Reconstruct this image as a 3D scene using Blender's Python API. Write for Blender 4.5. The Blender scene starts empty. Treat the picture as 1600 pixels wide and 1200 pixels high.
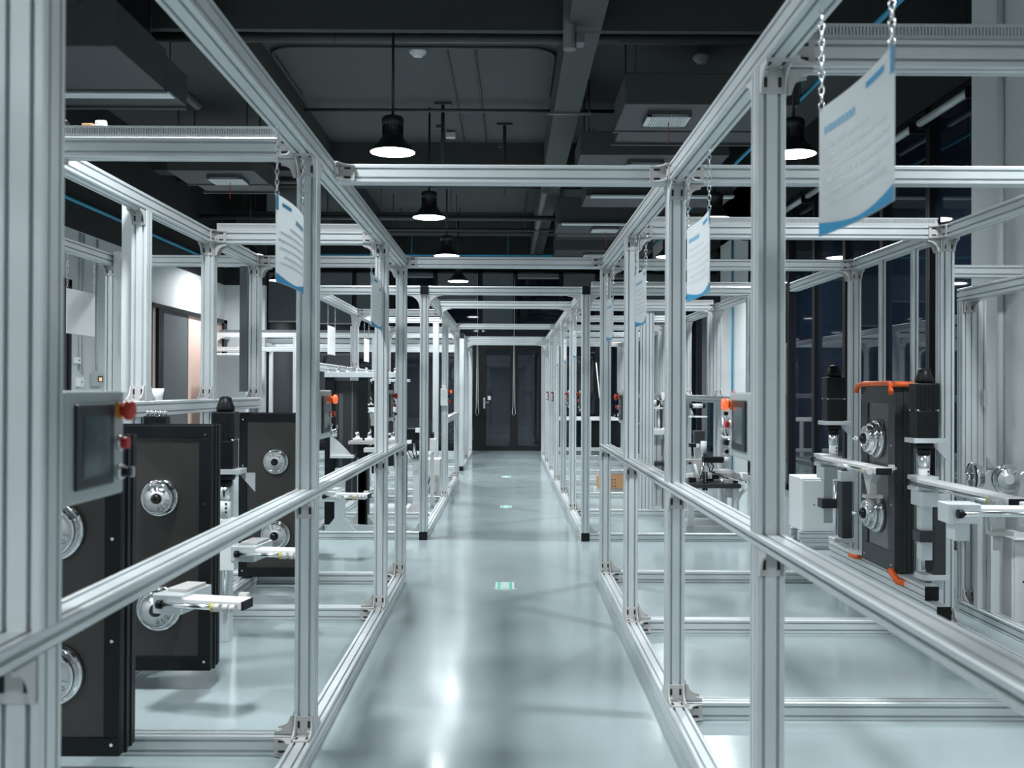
import bpy, bmesh, math, random
from mathutils import Vector, Matrix
random.seed(7)
PI = math.pi
SC = bpy.context.scene
COL = SC.collection
E = 1.34          # eye height above the floor
F = 1580.0        # focal length in pixels at 1600 wide
S = 0.074         # aluminium profile size
H = S / 2
T = E + 0.92      # top of the frames
W = {}            # world matrices

# ------------------------------------------------------------------ materials
def mat(name, col, rough=0.5, metal=0.0, spec=0.5, emit=None, es=0.0, coat=0.0, noise=None, bump=None):
    m = bpy.data.materials.new(name); m.use_nodes = True
    nt = m.node_tree; b = nt.nodes['Principled BSDF']
    b.inputs['Base Color'].default_value = (*col, 1)
    b.inputs['Roughness'].default_value = rough
    b.inputs['Metallic'].default_value = metal
    b.inputs['Specular IOR Level'].default_value = spec
    b.inputs['Coat Weight'].default_value = coat
    if emit:
        b.inputs['Emission Color'].default_value = (*emit, 1)
        b.inputs['Emission Strength'].default_value = es
    if noise:                                   # (scale, amount): blotchy wear in colour and roughness
        tc = nt.nodes.new('ShaderNodeTexCoord'); n = nt.nodes.new('ShaderNodeTexNoise')
        n.inputs['Scale'].default_value = noise[0]; n.inputs['Detail'].default_value = 5
        nt.links.new(tc.outputs['Object'], n.inputs['Vector'])
        r = nt.nodes.new('ShaderNodeValToRGB')
        k = noise[1]
        r.color_ramp.elements[0].position = 0.3; r.color_ramp.elements[1].position = 0.7
        r.color_ramp.elements[0].color = (*[c * (1 - k) for c in col], 1)
        r.color_ramp.elements[1].color = (*[min(1, c * (1 + k)) for c in col], 1)
        nt.links.new(n.outputs['Fac'], r.inputs['Fac'])
        nt.links.new(r.outputs['Color'], b.inputs['Base Color'])
        mr = nt.nodes.new('ShaderNodeMapRange')
        mr.inputs['To Min'].default_value = max(0.02, rough * 0.8); mr.inputs['To Max'].default_value = min(1, rough * 1.25)
        nt.links.new(n.outputs['Fac'], mr.inputs['Value']); nt.links.new(mr.outputs['Result'], b.inputs['Roughness'])
    if bump:
        tc = nt.nodes.new('ShaderNodeTexCoord'); n = nt.nodes.new('ShaderNodeTexNoise')
        n.inputs['Scale'].default_value = bump[0]; n.inputs['Detail'].default_value = 3
        nt.links.new(tc.outputs['Object'], n.inputs['Vector'])
        bp = nt.nodes.new('ShaderNodeBump'); bp.inputs['Strength'].default_value = bump[1]; bp.inputs['Distance'].default_value = 0.02
        nt.links.new(n.outputs['Fac'], bp.inputs['Height']); nt.links.new(bp.outputs['Normal'], b.inputs['Normal'])
    return m

M = {}
M['alu'] = mat('anodised_aluminium', (0.64, 0.675, 0.685), 0.36, 0.35, noise=(3.0, 0.05))
M['cast'] = mat('cast_bracket_grey', (0.55, 0.54, 0.53), 0.5, 0.15)
M['steel'] = mat('bright_steel', (0.75, 0.76, 0.77), 0.22, 1.0)
M['chrome'] = mat('polished_chrome', (0.72, 0.73, 0.74), 0.09, 1.0)
M['letter'] = mat('raised_letter_metal', (0.40, 0.41, 0.42), 0.2, 0.9)
M['platef'] = mat('brushed_plate_face', (0.66, 0.67, 0.67), 0.42, 0.5)
M['dark'] = mat('slot_black', (0.012, 0.014, 0.016), 0.6)
M['black'] = mat('black_plastic', (0.006, 0.008, 0.009), 0.42, spec=0.25)
M['casing'] = mat('black_powder_coat', (0.007, 0.009, 0.010), 0.45, spec=0.22)
M['ball'] = mat('black_polished_ball', (0.02, 0.02, 0.02), 0.08, 0.6)
M['casing2'] = mat('charcoal_powder_coat', (0.028, 0.032, 0.034), 0.45)
M['sheet'] = mat('dark_brown_metal_sheet', (0.060, 0.055, 0.052), 0.36, 0.5, noise=(2.5, 0.12))
M['sheet2'] = mat('grey_glossy_sheet', (0.12, 0.125, 0.128), 0.25, 0.4)
M['white'] = mat('white_paint', (0.80, 0.81, 0.81), 0.5)
M['panel'] = mat('panel_box_grey', (0.42, 0.46, 0.46), 0.45)
M['bezel'] = mat('screen_bezel', (0.012, 0.020, 0.022), 0.35)
M['screen'] = mat('dark_touch_screen', (0.07, 0.10, 0.105), 0.12, noise=(14, 0.5))
M['red'] = mat('red_plastic', (0.50, 0.015, 0.012), 0.35)
M['orangered'] = mat('emergency_orange_red', (0.55, 0.035, 0.012), 0.35)
M['glowred'] = mat('lit_red_button', (0.80, 0.10, 0.03), 0.35, emit=(1.0, 0.20, 0.06), es=0.5)
M['orange'] = mat('orange_rubber', (0.80, 0.12, 0.015), 0.5)
M['amber'] = mat('amber_collar', (0.75, 0.28, 0.03), 0.4)
M['yellow'] = mat('yellow_green_cap', (0.55, 0.50, 0.05), 0.4)
M['duct'] = mat('pale_grey_wire_duct', (0.55, 0.57, 0.57), 0.55)
M['ductd'] = mat('dark_grey_wire_duct', (0.10, 0.115, 0.12), 0.55)
M['ceil'] = mat('dark_painted_concrete', (0.062, 0.068, 0.070), 0.8, noise=(1.3, 0.12))
M['beam'] = mat('charcoal_painted_beam', (0.040, 0.044, 0.045), 0.8, noise=(1.1, 0.08))
M['acbox'] = mat('dark_sheet_duct', (0.060, 0.064, 0.066), 0.6)
M['grille'] = mat('pale_grille', (0.62, 0.66, 0.66), 0.5)
M['pipe'] = mat('dark_grey_pipe', (0.040, 0.044, 0.046), 0.5)
M['pipel'] = mat('grey_conduit', (0.13, 0.137, 0.14), 0.45)
M['bluep'] = mat('blue_pipe', (0.03, 0.30, 0.48), 0.4)
M['wall'] = mat('white_wall_paint', (0.58, 0.60, 0.605), 0.75, noise=(0.8, 0.03))
M['wallk'] = mat('black_wall_paint', (0.014, 0.016, 0.017), 0.8)
M['frame'] = mat('black_window_frame', (0.011, 0.012, 0.013), 0.4, spec=0.3)
M['glass'] = mat('night_black_glass', (0.007, 0.012, 0.021), 0.025, spec=1.0)
M['blind'] = mat('slate_blind_fabric', (0.115, 0.135, 0.14), 0.85)
M['blindl'] = mat('blind_tube', (0.42, 0.45, 0.45), 0.4, 0.3)
M['pink'] = mat('pink_glass_reflection', (0.52, 0.37, 0.32), 0.6)  # pinkish reflection on the door glass, put into the base colour
M['leaf'] = mat('slate_door_leaf', (0.075, 0.085, 0.09), 0.5)
M['card'] = mat('cardboard', (0.48, 0.27, 0.14), 0.85, noise=(9, 0.12))
M['green'] = mat('green_marking', (0.08, 0.50, 0.33), 0.4)
M['mark'] = mat('pale_floor_marking', (0.50, 0.64, 0.62), 0.4)
M['paper'] = mat('white_paper', (0.82, 0.83, 0.83), 0.7)
M['blue'] = mat('blue_print', (0.01, 0.25, 0.48), 0.5)
M['ink'] = mat('grey_print', (0.60, 0.62, 0.63), 0.7)
M['blue2'] = mat('pale_blue_print', (0.16, 0.40, 0.58), 0.6)
M['lampb'] = mat('black_lamp_shade', (0.010, 0.013, 0.014), 0.45)
M['lampw'] = mat('lamp_disc', (0.9, 0.9, 0.9), 0.5, emit=(0.92, 0.97, 1.0), es=14.0)
M['detect'] = mat('detector_white', (0.55, 0.56, 0.56), 0.5)
M['beige'] = mat('warm_white_enclosure', (0.72, 0.70, 0.68), 0.5)
M['cable'] = mat('white_hose', (0.75, 0.75, 0.73), 0.4)

def translucent_sheet():
    m = bpy.data.materials.new('translucent_printed_sheet'); m.use_nodes = True
    nt = m.node_tree; b = nt.nodes['Principled BSDF']; out = nt.nodes['Material Output']
    b.inputs['Base Color'].default_value = (0.80, 0.82, 0.82, 1); b.inputs['Roughness'].default_value = 0.35
    tr = nt.nodes.new('ShaderNodeBsdfTranslucent'); tr.inputs['Color'].default_value = (0.80, 0.83, 0.84, 1)
    tp = nt.nodes.new('ShaderNodeBsdfTransparent')
    m1 = nt.nodes.new('ShaderNodeMixShader'); m1.inputs['Fac'].default_value = 0.45
    m2 = nt.nodes.new('ShaderNodeMixShader'); m2.inputs['Fac'].default_value = 0.08
    nt.links.new(b.outputs[0], m1.inputs[1]); nt.links.new(tr.outputs[0], m1.inputs[2])
    nt.links.new(m1.outputs[0], m2.inputs[1]); nt.links.new(tp.outputs[0], m2.inputs[2])
    nt.links.new(m2.outputs[0], out.inputs['Surface'])
    return m
M['film'] = translucent_sheet()

def floor_mat():
    m = bpy.data.materials.new('teal_grey_epoxy_floor'); m.use_nodes = True
    nt = m.node_tree; b = nt.nodes['Principled BSDF']
    tc = nt.nodes.new('ShaderNodeTexCoord')
    n = nt.nodes.new('ShaderNodeTexNoise'); n.inputs['Scale'].default_value = 0.9; n.inputs['Detail'].default_value = 6
    nt.links.new(tc.outputs['Object'], n.inputs['Vector'])
    r = nt.nodes.new('ShaderNodeValToRGB')
    r.color_ramp.elements[0].position = 0.3; r.color_ramp.elements[0].color = (0.30, 0.365, 0.375, 1)
    r.color_ramp.elements[1].position = 0.7; r.color_ramp.elements[1].color = (0.355, 0.42, 0.43, 1)
    nt.links.new(n.outputs['Fac'], r.inputs['Fac']); nt.links.new(r.outputs['Color'], b.inputs['Base Color'])
    n2 = nt.nodes.new('ShaderNodeTexNoise'); n2.inputs['Scale'].default_value = 2.2; n2.inputs['Detail'].default_value = 4
    nt.links.new(tc.outputs['Object'], n2.inputs['Vector'])
    mr = nt.nodes.new('ShaderNodeMapRange'); mr.inputs['To Min'].default_value = 0.11; mr.inputs['To Max'].default_value = 0.22
    nt.links.new(n2.outputs['Fac'], mr.inputs['Value']); nt.links.new(mr.outputs['Result'], b.inputs['Roughness'])
    n3 = nt.nodes.new('ShaderNodeTexNoise'); n3.inputs['Scale'].default_value = 5.0; n3.inputs['Detail'].default_value = 2
    nt.links.new(tc.outputs['Object'], n3.inputs['Vector'])
    bp = nt.nodes.new('ShaderNodeBump'); bp.inputs['Strength'].default_value = 0.05; bp.inputs['Distance'].default_value = 0.02
    nt.links.new(n3.outputs['Fac'], bp.inputs['Height']); nt.links.new(bp.outputs['Normal'], b.inputs['Normal'])
    b.inputs['Specular IOR Level'].default_value = 0.6
    return m
M['floor'] = floor_mat()

# ------------------------------------------------------------------ mesh builder
X3, Y3, Z3 = Vector((1, 0, 0)), Vector((0, 1, 0)), Vector((0, 0, 1))
def basis(z, hint=None):
    z = Vector(z).normalized()
    if hint is None: hint = Z3 if abs(z.z) < 0.9 else X3
    x = Vector(hint) - z * Vector(hint).dot(z)
    x.normalize(); y = z.cross(x)
    return x, y, z
def mtx(o, x, y, z):
    m = Matrix.Identity(4)
    for i, v in enumerate((x, y, z)):
        for k in range(3): m[k][i] = v[k]
    for k in range(3): m[k][3] = o[k]
    return m

class MB:
    def __init__(s): s.v = []; s.f = []; s.mi = []; s.sm = []; s.mats = []
    def _m(s, m):
        if m not in s.mats: s.mats.append(m)
        return s.mats.index(m)
    def add(s, vs, fs, m, smooth=False):
        o = len(s.v); s.v += [tuple(v) for v in vs]; k = s._m(m)
        for i, f in enumerate(fs):
            s.f.append([a + o for a in f]); s.mi.append(k)
            s.sm.append(smooth[i] if isinstance(smooth, list) else smooth)
        return s
    def box(s, a, b, m, bev=0.0, mx=None):
        lo = [min(a[i], b[i]) for i in range(3)]; hi = [max(a[i], b[i]) for i in range(3)]
        if bev <= 0:
            vs = [(x, y, z) for x in (lo[0], hi[0]) for y in (lo[1], hi[1]) for z in (lo[2], hi[2])]
            fs = [(0, 1, 3, 2), (4, 6, 7, 5), (0, 4, 5, 1), (2, 3, 7, 6), (0, 2, 6, 4), (1, 5, 7, 3)]
        else:
            bm = bmesh.new(); bmesh.ops.create_cube(bm, size=1)
            for v in bm.verts:
                v.co = Vector([lo[i] + (v.co[i] + 0.5) * (hi[i] - lo[i]) for i in range(3)])
            bev = min(bev, 0.45 * min(hi[i] - lo[i] for i in range(3)))
            bmesh.ops.bevel(bm, geom=bm.edges[:], offset=bev, segments=2, affect='EDGES', profile=0.5)
            bm.verts.index_update()
            vs = [v.co.copy() for v in bm.verts]; fs = [[v.index for v in f.verts] for f in bm.faces]; bm.free()
        if mx is not None: vs = [mx @ Vector(v) for v in vs]
        return s.add(vs, fs, m)
    def cyl(s, p0, p1, r, m, n=16, r2=None, cap=True, smooth=True):
        p0 = Vector(p0); p1 = Vector(p1); x, y, z = basis(p1 - p0); r2 = r if r2 is None else r2
        vs = []
        for p, q in ((p0, r), (p1, r2)):
            for i in range(n):
                a = 2 * PI * i / n; vs.append(p + (x * math.cos(a) + y * math.sin(a)) * q)
        fs = [(i, (i + 1) % n, n + (i + 1) % n, n + i) for i in range(n)]; sm = [smooth] * n
        if cap: fs += [tuple(range(n - 1, -1, -1)), tuple(range(n, 2 * n))]; sm += [False, False]
        return s.add(vs, fs, m, sm)
    def lathe(s, prof, m, mx=None, n=28, close=True):
        """prof: (r, z) list about local z"""
        vs = []; fs = []
        for r, z in prof:
            for i in range(n):
                a = 2 * PI * i / n; vs.append(Vector((r * math.cos(a), r * math.sin(a), z)))
        for k in range(len(prof) - 1):
            for i in range(n):
                fs.append((k * n + i, k * n + (i + 1) % n, (k + 1) * n + (i + 1) % n, (k + 1) * n + i))
        sm = [True] * len(fs)
        if close:
            fs += [tuple(range(n - 1, -1, -1)), tuple((len(prof) - 1) * n + i for i in range(n))]; sm += [False, False]
        if mx is not None: vs = [mx @ v for v in vs]
        return s.add(vs, fs, m, sm)
    def prism(s, pts, t0, t1, m, mx=None):
        """polygon in local xz, thickness along local y"""
        n = len(pts)
        vs = [Vector((p[0], t0, p[1])) for p in pts] + [Vector((p[0], t1, p[1])) for p in pts]
        fs = [tuple(range(n)), tuple(range(2 * n - 1, n - 1, -1))] + [(i, n + i, n + (i + 1) % n, (i + 1) % n) for i in range(n)]
        if mx is not None: vs = [mx @ v for v in vs]
        return s.add(vs, fs, m)
    def tube(s, path, r, m, n=8):
        path = [Vector(p) for p in path]; vs = []; fs = []; px = None
        for i, p in enumerate(path):
            t = (path[min(i + 1, len(path) - 1)] - path[max(i - 1, 0)]).normalized()
            x, y, z = basis(t, px) if px is not None and abs(px.dot(t)) < 0.95 else basis(t)
            px = x
            for k in range(n):
                a = 2 * PI * k / n; vs.append(p + (x * math.cos(a) + y * math.sin(a)) * r)
        for i in range(len(path) - 1):
            for k in range(n):
                fs.append((i * n + k, i * n + (k + 1) % n, (i + 1) * n + (k + 1) % n, (i + 1) * n + k))
        sm = [True] * len(fs)
        fs += [tuple(range(n - 1, -1, -1)), tuple((len(path) - 1) * n + k for k in range(n))]; sm += [False, False]
        return s.add(vs, fs, m, sm)
    def torus(s, mx, R, r, m, n=10, k=5, stretch=0.0):
        vs = []; fs = []
        for i in range(n):
            a = 2 * PI * i / n
            for j in range(k):
                b = 2 * PI * j / k; q = R + r * math.cos(b)
                v = Vector((q * math.cos(a), r * math.sin(b), q * math.sin(a)))
                v.z += stretch * (1 if math.sin(a) > 0.01 else -1 if math.sin(a) < -0.01 else 0)
                vs.append(mx @ v)
        for i in range(n):
            for j in range(k):
                fs.append((i * k + j, ((i + 1) % n) * k + j, ((i + 1) % n) * k + (j + 1) % k, i * k + (j + 1) % k))
        return s.add(vs, fs, m, True)
    def mesh(s, name):
        me = bpy.data.meshes.new(name); me.from_pydata(s.v, [], s.f)
        for m in s.mats: me.materials.append(M[m] if isinstance(m, str) else m)
        me.polygons.foreach_set('material_index', s.mi); me.polygons.foreach_set('use_smooth', s.sm)
        bm = bmesh.new(); bm.from_mesh(me); bmesh.ops.recalc_face_normals(bm, faces=bm.faces[:]); bm.to_mesh(me); bm.free()
        me.update(); return me

# ------------------------------------------------------------------ objects
def link(o, parent=None, mx=None):
    COL.objects.link(o)
    mx = Matrix.Identity(4) if mx is None else mx
    if parent is not None:
        o.parent = parent; loc = W[parent].inverted() @ mx
    else: loc = mx
    o.matrix_basis = loc
    W[o] = mx
    return o
def tag(o, label=None, cat=None, group=None, kind=None):
    if label: o['label'] = label
    if cat: o['category'] = cat
    if group: o['group'] = group
    if kind: o['kind'] = kind
    return o
def thing(name, label, cat, loc=(0, 0, 0), rz=0.0, group=None, mx=None):
    o = bpy.data.objects.new(name, None); o.empty_display_size = 0.1
    link(o, None, mx if mx is not None else Matrix.Translation(Vector(loc)) @ Matrix.Rotation(rz, 4, 'Z'))
    return tag(o, label, cat, group)
def part(name, mb, parent=None, mx=None, label=None):
    """mb in the local frame of the parent (or world when there is none); mx = extra local matrix"""
    me = mb if isinstance(mb, bpy.types.Mesh) else mb.mesh(name)
    o = bpy.data.objects.new(name, me)
    base = W[parent] if parent is not None else Matrix.Identity(4)
    link(o, parent, base @ mx if mx is not None else base.copy())
    if label: o['label'] = label
    return o
def partw(name, mb, parent, wmx=None):
    """mesh given in world coordinates (or with its own world matrix)"""
    me = mb if isinstance(mb, bpy.types.Mesh) else mb.mesh(name)
    o = bpy.data.objects.new(name, me)
    return link(o, parent, Matrix.Identity(4) if wmx is None else wmx)
def single(name, mb, label, cat, group=None):
    """a thing that is one mesh given in world coordinates; origin moved to its base"""
    me = mb.mesh(name)
    xs = [v.co for v in me.vertices]
    c = Vector((sum(v.x for v in xs) / len(xs), sum(v.y for v in xs) / len(xs), min(v.z for v in xs)))
    me.transform(Matrix.Translation(-c))
    o = bpy.data.objects.new(name, me); link(o, None, Matrix.Translation(c))
    return tag(o, label, cat, group)
def struct(name, mb, parent=None):
    o = bpy.data.objects.new(name, mb.mesh(name)); link(o, parent, Matrix.Identity(4))
    if parent is None: o['kind'] = 'structure'
    return o
def dup(root, mx, label=None, group=None):
    r = root.copy(); COL.objects.link(r); r.matrix_basis = mx; W[r] = mx
    if label: r['label'] = label
    if group: r['group'] = group
    def rec(src, dst):
        for ch in [o for o in list(W) if o.parent == src]:
            c = ch.copy(); COL.objects.link(c); c.parent = dst; c.matrix_basis = ch.matrix_basis.copy()
            W[c] = W[dst] @ ch.matrix_basis; rec(ch, c)
    rec(root, r)
    return r
def TR(x, y, z, rz=0.0): return Matrix.Translation((x, y, z)) @ Matrix.Rotation(rz, 4, 'Z')

# ------------------------------------------------------------------ aluminium profile
def section(w, h, nw, nh, g=0.0086, dp=0.0122, ch=0.003):
    pts = []
    def side(p, d, inw, L, n):
        P = []
        for i in range(n):
            c = L * (2 * i + 1) / (2 * n)
            for t, q in ((c - g / 2, 0), (c - g / 2, .0042), (c - .006, .0042), (c - .006, dp), (c + .006, dp), (c + .006, .0042), (c + g / 2, .0042), (c + g / 2, 0)):
                P.append((p[0] + d[0] * t + inw[0] * q, p[1] + d[1] * t + inw[1] * q))
        return [(p[0] + d[0] * ch, p[1] + d[1] * ch)] + P + [(p[0] + d[0] * (L - ch), p[1] + d[1] * (L - ch))]
    a, b = w / 2, h / 2
    pts += side((-a, -b), (1, 0), (0, 1), w, nw)
    pts += side((a, -b), (0, 1), (-1, 0), h, nh)
    pts += side((a, b), (-1, 0), (0, -1), w, nw)
    pts += side((-a, b), (0, -1), (1, 0), h, nh)
    return pts
SEC = {'p80': section(S, S, 2, 2), 'p40': section(0.037, 0.037, 1, 1), 'p48': section(0.037, S, 1, 2),
       'mid': section(0.035, S, 1, 2), 'p160': section(S, 2 * S, 2, 4)}
_pc = {}
def profile_mesh(sec, L, m='alu'):
    key = (sec, round(L, 4), m)
    if key in _pc: return _pc[key]
    pts = SEC[sec]; n = len(pts); b = MB()
    vs = [Vector((p[0], p[1], 0)) for p in pts] + [Vector((p[0], p[1], L)) for p in pts]
    fs = [(i, (i + 1) % n, n + (i + 1) % n, n + i) for i in range(n)] + [tuple(range(n - 1, -1, -1)), tuple(range(n, 2 * n))]
    b.add(vs, fs, m); _pc[key] = b.mesh('profile_' + sec); return _pc[key]
def ext(parent, name, p0, p1, sec='p80', hint=None, m='alu'):
    """profile along p0-p1 (world); the section's local x points along hint"""
    p0 = Vector(p0); p1 = Vector(p1); x, y, z = basis(p1 - p0, hint)
    return partw(name, profile_mesh(sec, (p1 - p0).length, m), parent, mtx(p0, x, y, z))

def bracket_mesh(L=0.072, w=0.066, t=0.006, arc=True, m='cast'):
    b = MB()
    b.box((0, -w / 2, 0), (L, w / 2, t), m); b.box((0, -w / 2, 0), (t, w / 2, L), m)
    e = 0.014
    pts = [(0, 0), (L, 0), (L, e)]
    for i in range(1, 6):
        a = i / 6 * PI / 2
        if arc: pts.append((L - (L - e) * math.sin(a) * 0.92, e + (L - e) * (1 - math.cos(a)) * 0.92))
    pts += [(e, L), (0, L)]
    for y0 in (-w / 2, w / 2 - 0.005): b.prism(pts, y0, y0 + 0.005, m)
    for y in (-S / 4, S / 4):
        b.box((L * .42, y - .0045, t), (L * .78, y + .0045, t + .0006), 'dark')  # raised dark boxes stand in for the shade inside the slot holes
        b.box((t, y - .0045, L * .42), (t + .0006, y + .0045, L * .78), 'dark')
        b.cyl((L * .27, y, t), (L * .27, y, t + .005), .006, 'steel', 8); b.cyl((t, y, L * .27), (t + .005, y, L * .27), .006, 'steel', 8)
    return b.mesh('corner_bracket')
BR = bracket_mesh()
def gusset_mesh(L=0.12, w=S * 0.96):
    b = MB(); pts = [(0, 0), (L, 0), (L, .006)]
    for i in range(1, 8):
        a = i / 8 * PI / 2; pts.append((L - (L - .006) * math.sin(a), .006 + (L - .006) * (1 - math.cos(a))))
    pts += [(.006, L), (0, L)]
    b.prism(pts, -w / 2, w / 2, 'cast'); return b.mesh('arched_gusset')
GU = gusset_mesh()
def br(parent, corner, a, b, me=None, name='corner_bracket'):
    a = Vector(a); b = Vector(b); y = b.cross(a)
    o = partw(name, me or BR, parent, mtx(Vector(corner), a, y, b)); return o

def duct_mesh(L, m='duct', w=0.06, h=0.042, pitch=0.009):
    """slotted wire duct along local +x, base at z=0"""
    b = MB(); b.box((0, -w / 2, 0), (L, w / 2, h * .3), m); b.box((0, -w / 2 - .001, h * .82), (L, w / 2 + .001, h), m)
    n = int(L / pitch)
    for i in range(n):
        x = i * pitch
        b.box((x, -w / 2, h * .3), (x + pitch * .62, -w / 2 + .003, h * .82), m)
        b.box((x, w / 2 - .003, h * .3), (x + pitch * .62, w / 2, h * .82), m)
    b.box((0, -w / 2 + .010, h * .3), (L, w / 2 - .010, h * .8), m)
    return b.mesh('wire_duct')

# ------------------------------------------------------------------ frames
def frame(label, sg, xa, xw, y0, y1, ay, wy, ly, mid=None, wmid=None, bl=None, duct=(), caps=False, gus=False, group=None, wy0=None, wsec='p80'):
    """ay/wy: front faces (y) of aisle and wall posts; ly: front faces of the lateral beams"""
    bl = ly if bl is None else bl
    wy0 = y0 if wy0 is None else wy0
    xc = sg * (xa + H); xi = sg * (xa + S); xcw = sg * (xw + H); xwi = sg * xw
    t = thing('machine_frame', label, 'machine frame', (xc, max(y0, 1.0), 0), 0, group)
    A = Vector((sg, 0, 0)); mY = -Y3
    me = GU if gus else BR; bn = 'arched_gusset' if gus else 'corner_bracket'
    ext(t, 'top_rail', (xc, y0, T - H), (xc, y1, T - H)); ext(t, 'top_rail', (xcw, wy0, T - H), (xcw, y1, T - H))
    ext(t, 'bottom_rail', (xc, y0, H), (xc, y1, H)); ext(t, 'bottom_rail', (xcw, wy0, H), (xcw, y1, H))
    if mid:
        zt = mid[0]; ext(t, 'middle_rail', (xc, mid[1], zt - .0175), (xc, mid[2], zt - .0175), 'mid', Z3)
    for y in ay:
        yc = y + H
        split = mid and mid[1] - .01 <= y <= mid[2]
        if split:
            ext(t, 'post', (xc, yc, S), (xc, yc, zt - .035)); ext(t, 'post', (xc, yc, zt), (xc, yc, T - S))
            if y > y0 + .08: br(t, (xc, y, zt - .035), mY, -Z3)
        else: ext(t, 'post', (xc, yc, S), (xc, yc, T - S))
        if y > y0 + .08:
            br(t, (xc, y, S), mY, Z3); br(t, (xc, y, T - S), mY, -Z3, me, bn)
        if y + S < y1 - .08:
            br(t, (xc, y + S, S), Y3, Z3); br(t, (xc, y + S, T - S), Y3, -Z3, me, bn)
        if any(abs(y - q) < .02 for q in ly): br(t, (xi, yc, T - S), A, -Z3, me, bn)
        if any(abs(y - q) < .02 for q in bl): br(t, (xi, yc, S), A, Z3)
    for y in wy:
        yc = y + H
        if wmid:
            xq = xcw if wsec == 'p80' else xcw - sg * H
            ext(t, 'post', (xcw, yc, S), (xcw, yc, wmid[0] - S)); ext(t, 'post', (xq, yc, wmid[0]), (xq, yc, T - S), wsec, None if wsec == 'p80' else Y3)
            if y > wy0 + .08: br(t, (xcw, y, wmid[0]), mY, Z3)
            br(t, (xcw, y + S, wmid[0]), Y3, Z3)
        else: ext(t, 'post', (xcw, yc, S), (xcw, yc, T - S))
        br(t, (xcw, y + S, S), Y3, Z3)
        if y > wy0 + .08: br(t, (xcw, y, T - S), mY, -Z3, me, bn); br(t, (xcw, y, S), mY, Z3)
        if any(abs(y - q) < .02 for q in ly): br(t, (xwi, yc, T - S), -A, -Z3, me, bn)
    if wmid: ext(t, 'middle_rail', (xcw, wmid[1], wmid[0] - H), (xcw, wmid[2], wmid[0] - H))
    for y in ly:
        ext(t, 'crossbeam', (xi, y + H, T - H), (xwi, y + H, T - H))
        if y > y0 + .05: br(t, (xi, y, T - H), A, mY); br(t, (xwi, y, T - H), -A, mY)
    for y in bl:
        ext(t, 'crossbeam', (xi, y + H, H), (xwi, y + H, H))
        if y > y0 + .05: br(t, (xi, y, H), A, mY)
    for y in duct:
        L = xw - xa - S - .03
        x0 = min(xi, xwi) + .015
        partw('wire_duct', duct_mesh(L), t, TR(x0, y + H, T))
    if caps:
        for z in (H, T - H):
            for x in (xc,):
                partw('end_cap', MB().box((x - H, y0 - .006, z - H), (x + H, y0, z + H), 'black', .002), t)
    return t

XL, XR = 0.70, 0.65
ZM = E - .366
fl = frame('long aluminium machine frame along the left of the aisle, nearest the camera', -1, XL, 1.71, -1.2, 7.044,
           [-0.65, 1.525, 3.70, 5.88, 6.97], [1.6, 2.65, 3.70, 4.79, 5.88, 6.97], [1.525, 3.70, 5.88, 6.97],
           mid=(ZM, -1.2, 7.044), wmid=(E - .06, -1.2, 7.044), duct=(3.70, 5.88))
# its outer bay towards the wall
xo = -2.70 - H
ext(fl, 'top_rail', (xo, 4.6, T - H), (xo, 7.044, T - H)); ext(fl, 'post', (xo, 6.97 + H, S), (xo, 6.97 + H, T - S))
ext(fl, 'post', (xo, 4.63, S), (xo, 4.63, T - S)); ext(fl, 'bottom_rail', (xo, 4.6, H), (xo, 7.044, H))
ext(fl, 'crossbeam', (-1.71 - S, 6.97 + H, T - H), (-2.70, 6.97 + H, T - H))
ext(fl, 'crossbeam', (-1.71 - S, 6.97 + H, H), (-2.70, 6.97 + H, H))
br(fl, (xo, 6.97, T - S), -Y3, -Z3); br(fl, (-2.70, 6.97 + H, T - S), X3, -Z3)
for (x, y, m_) in ((-2.665, 6.9, 'duct'), (-1.83, 4.86, 'duct'), (-1.83, 7.0, 'ductd')):
    me = duct_mesh(0.95 if m_ == 'duct' else 1.0, m_, .05, .05)
    partw('wire_duct', me, fl, mtx(Vector((x, y, E - .02)), Z3, X3, Y3))

fr = frame('long aluminium machine frame along the right of the aisle, nearest the camera', 1, XR, 2.40, -1.2, 7.134,
           [-0.3, 1.15, 2.63, 4.11, 5.585, 7.06], [1.15, 2.63, 5.585, 7.06], [1.15, 2.63, 4.11, 5.585, 7.06],
           mid=(ZM - .008, -1.2, 7.134), duct=(2.63, 5.585))
ext(fr, 'top_rail', (2.40 + H, 7.134, T - H), (2.40 + H, 8.6, T - H))
for y in (6.0, 6.52):
    ext(fr, 'slim_post', (2.40 + .0185, y, S), (2.40 + .0185, y, T - S), 'p40')

f2 = frame('second aluminium frame on the left of the aisle, with black square end caps', -1, .707, 1.716, 9.0, 15.0,
           [9.0, 12.0, 14.8], [9.0, 11.6, 14.8], [9.0, 11.6, 14.8], wmid=(E + .24, 9.0, 15.0), bl=[9.0, 10.4, 12.0, 14.8],
           caps=True, gus=True)
ext(f2, 'middle_rail', (-.744, 12.08, ZM), (-.744, 14.8, ZM))
r2y = [8.95 + 1.77 * k for k in range(7)]
for (pxl, d) in ((681, 12.9), (552, 13.6)):
    xx = (pxl - 793) / F * d; ext(f2, 'inner_post', (xx, d, S), (xx, d, T - S))
partw('wire_duct', duct_mesh(1.7, 'duct', .05, .05), f2, mtx(Vector((-.80, 12.9, .35)), Z3, X3, Y3))
ext(f2, 'crossbeam', (-.781, 12.9, H), (-1.716, 12.9, H)); ext(f2, 'crossbeam', (-.781, 12.9, T - H), (-1.716, 12.9, T - H))
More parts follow.
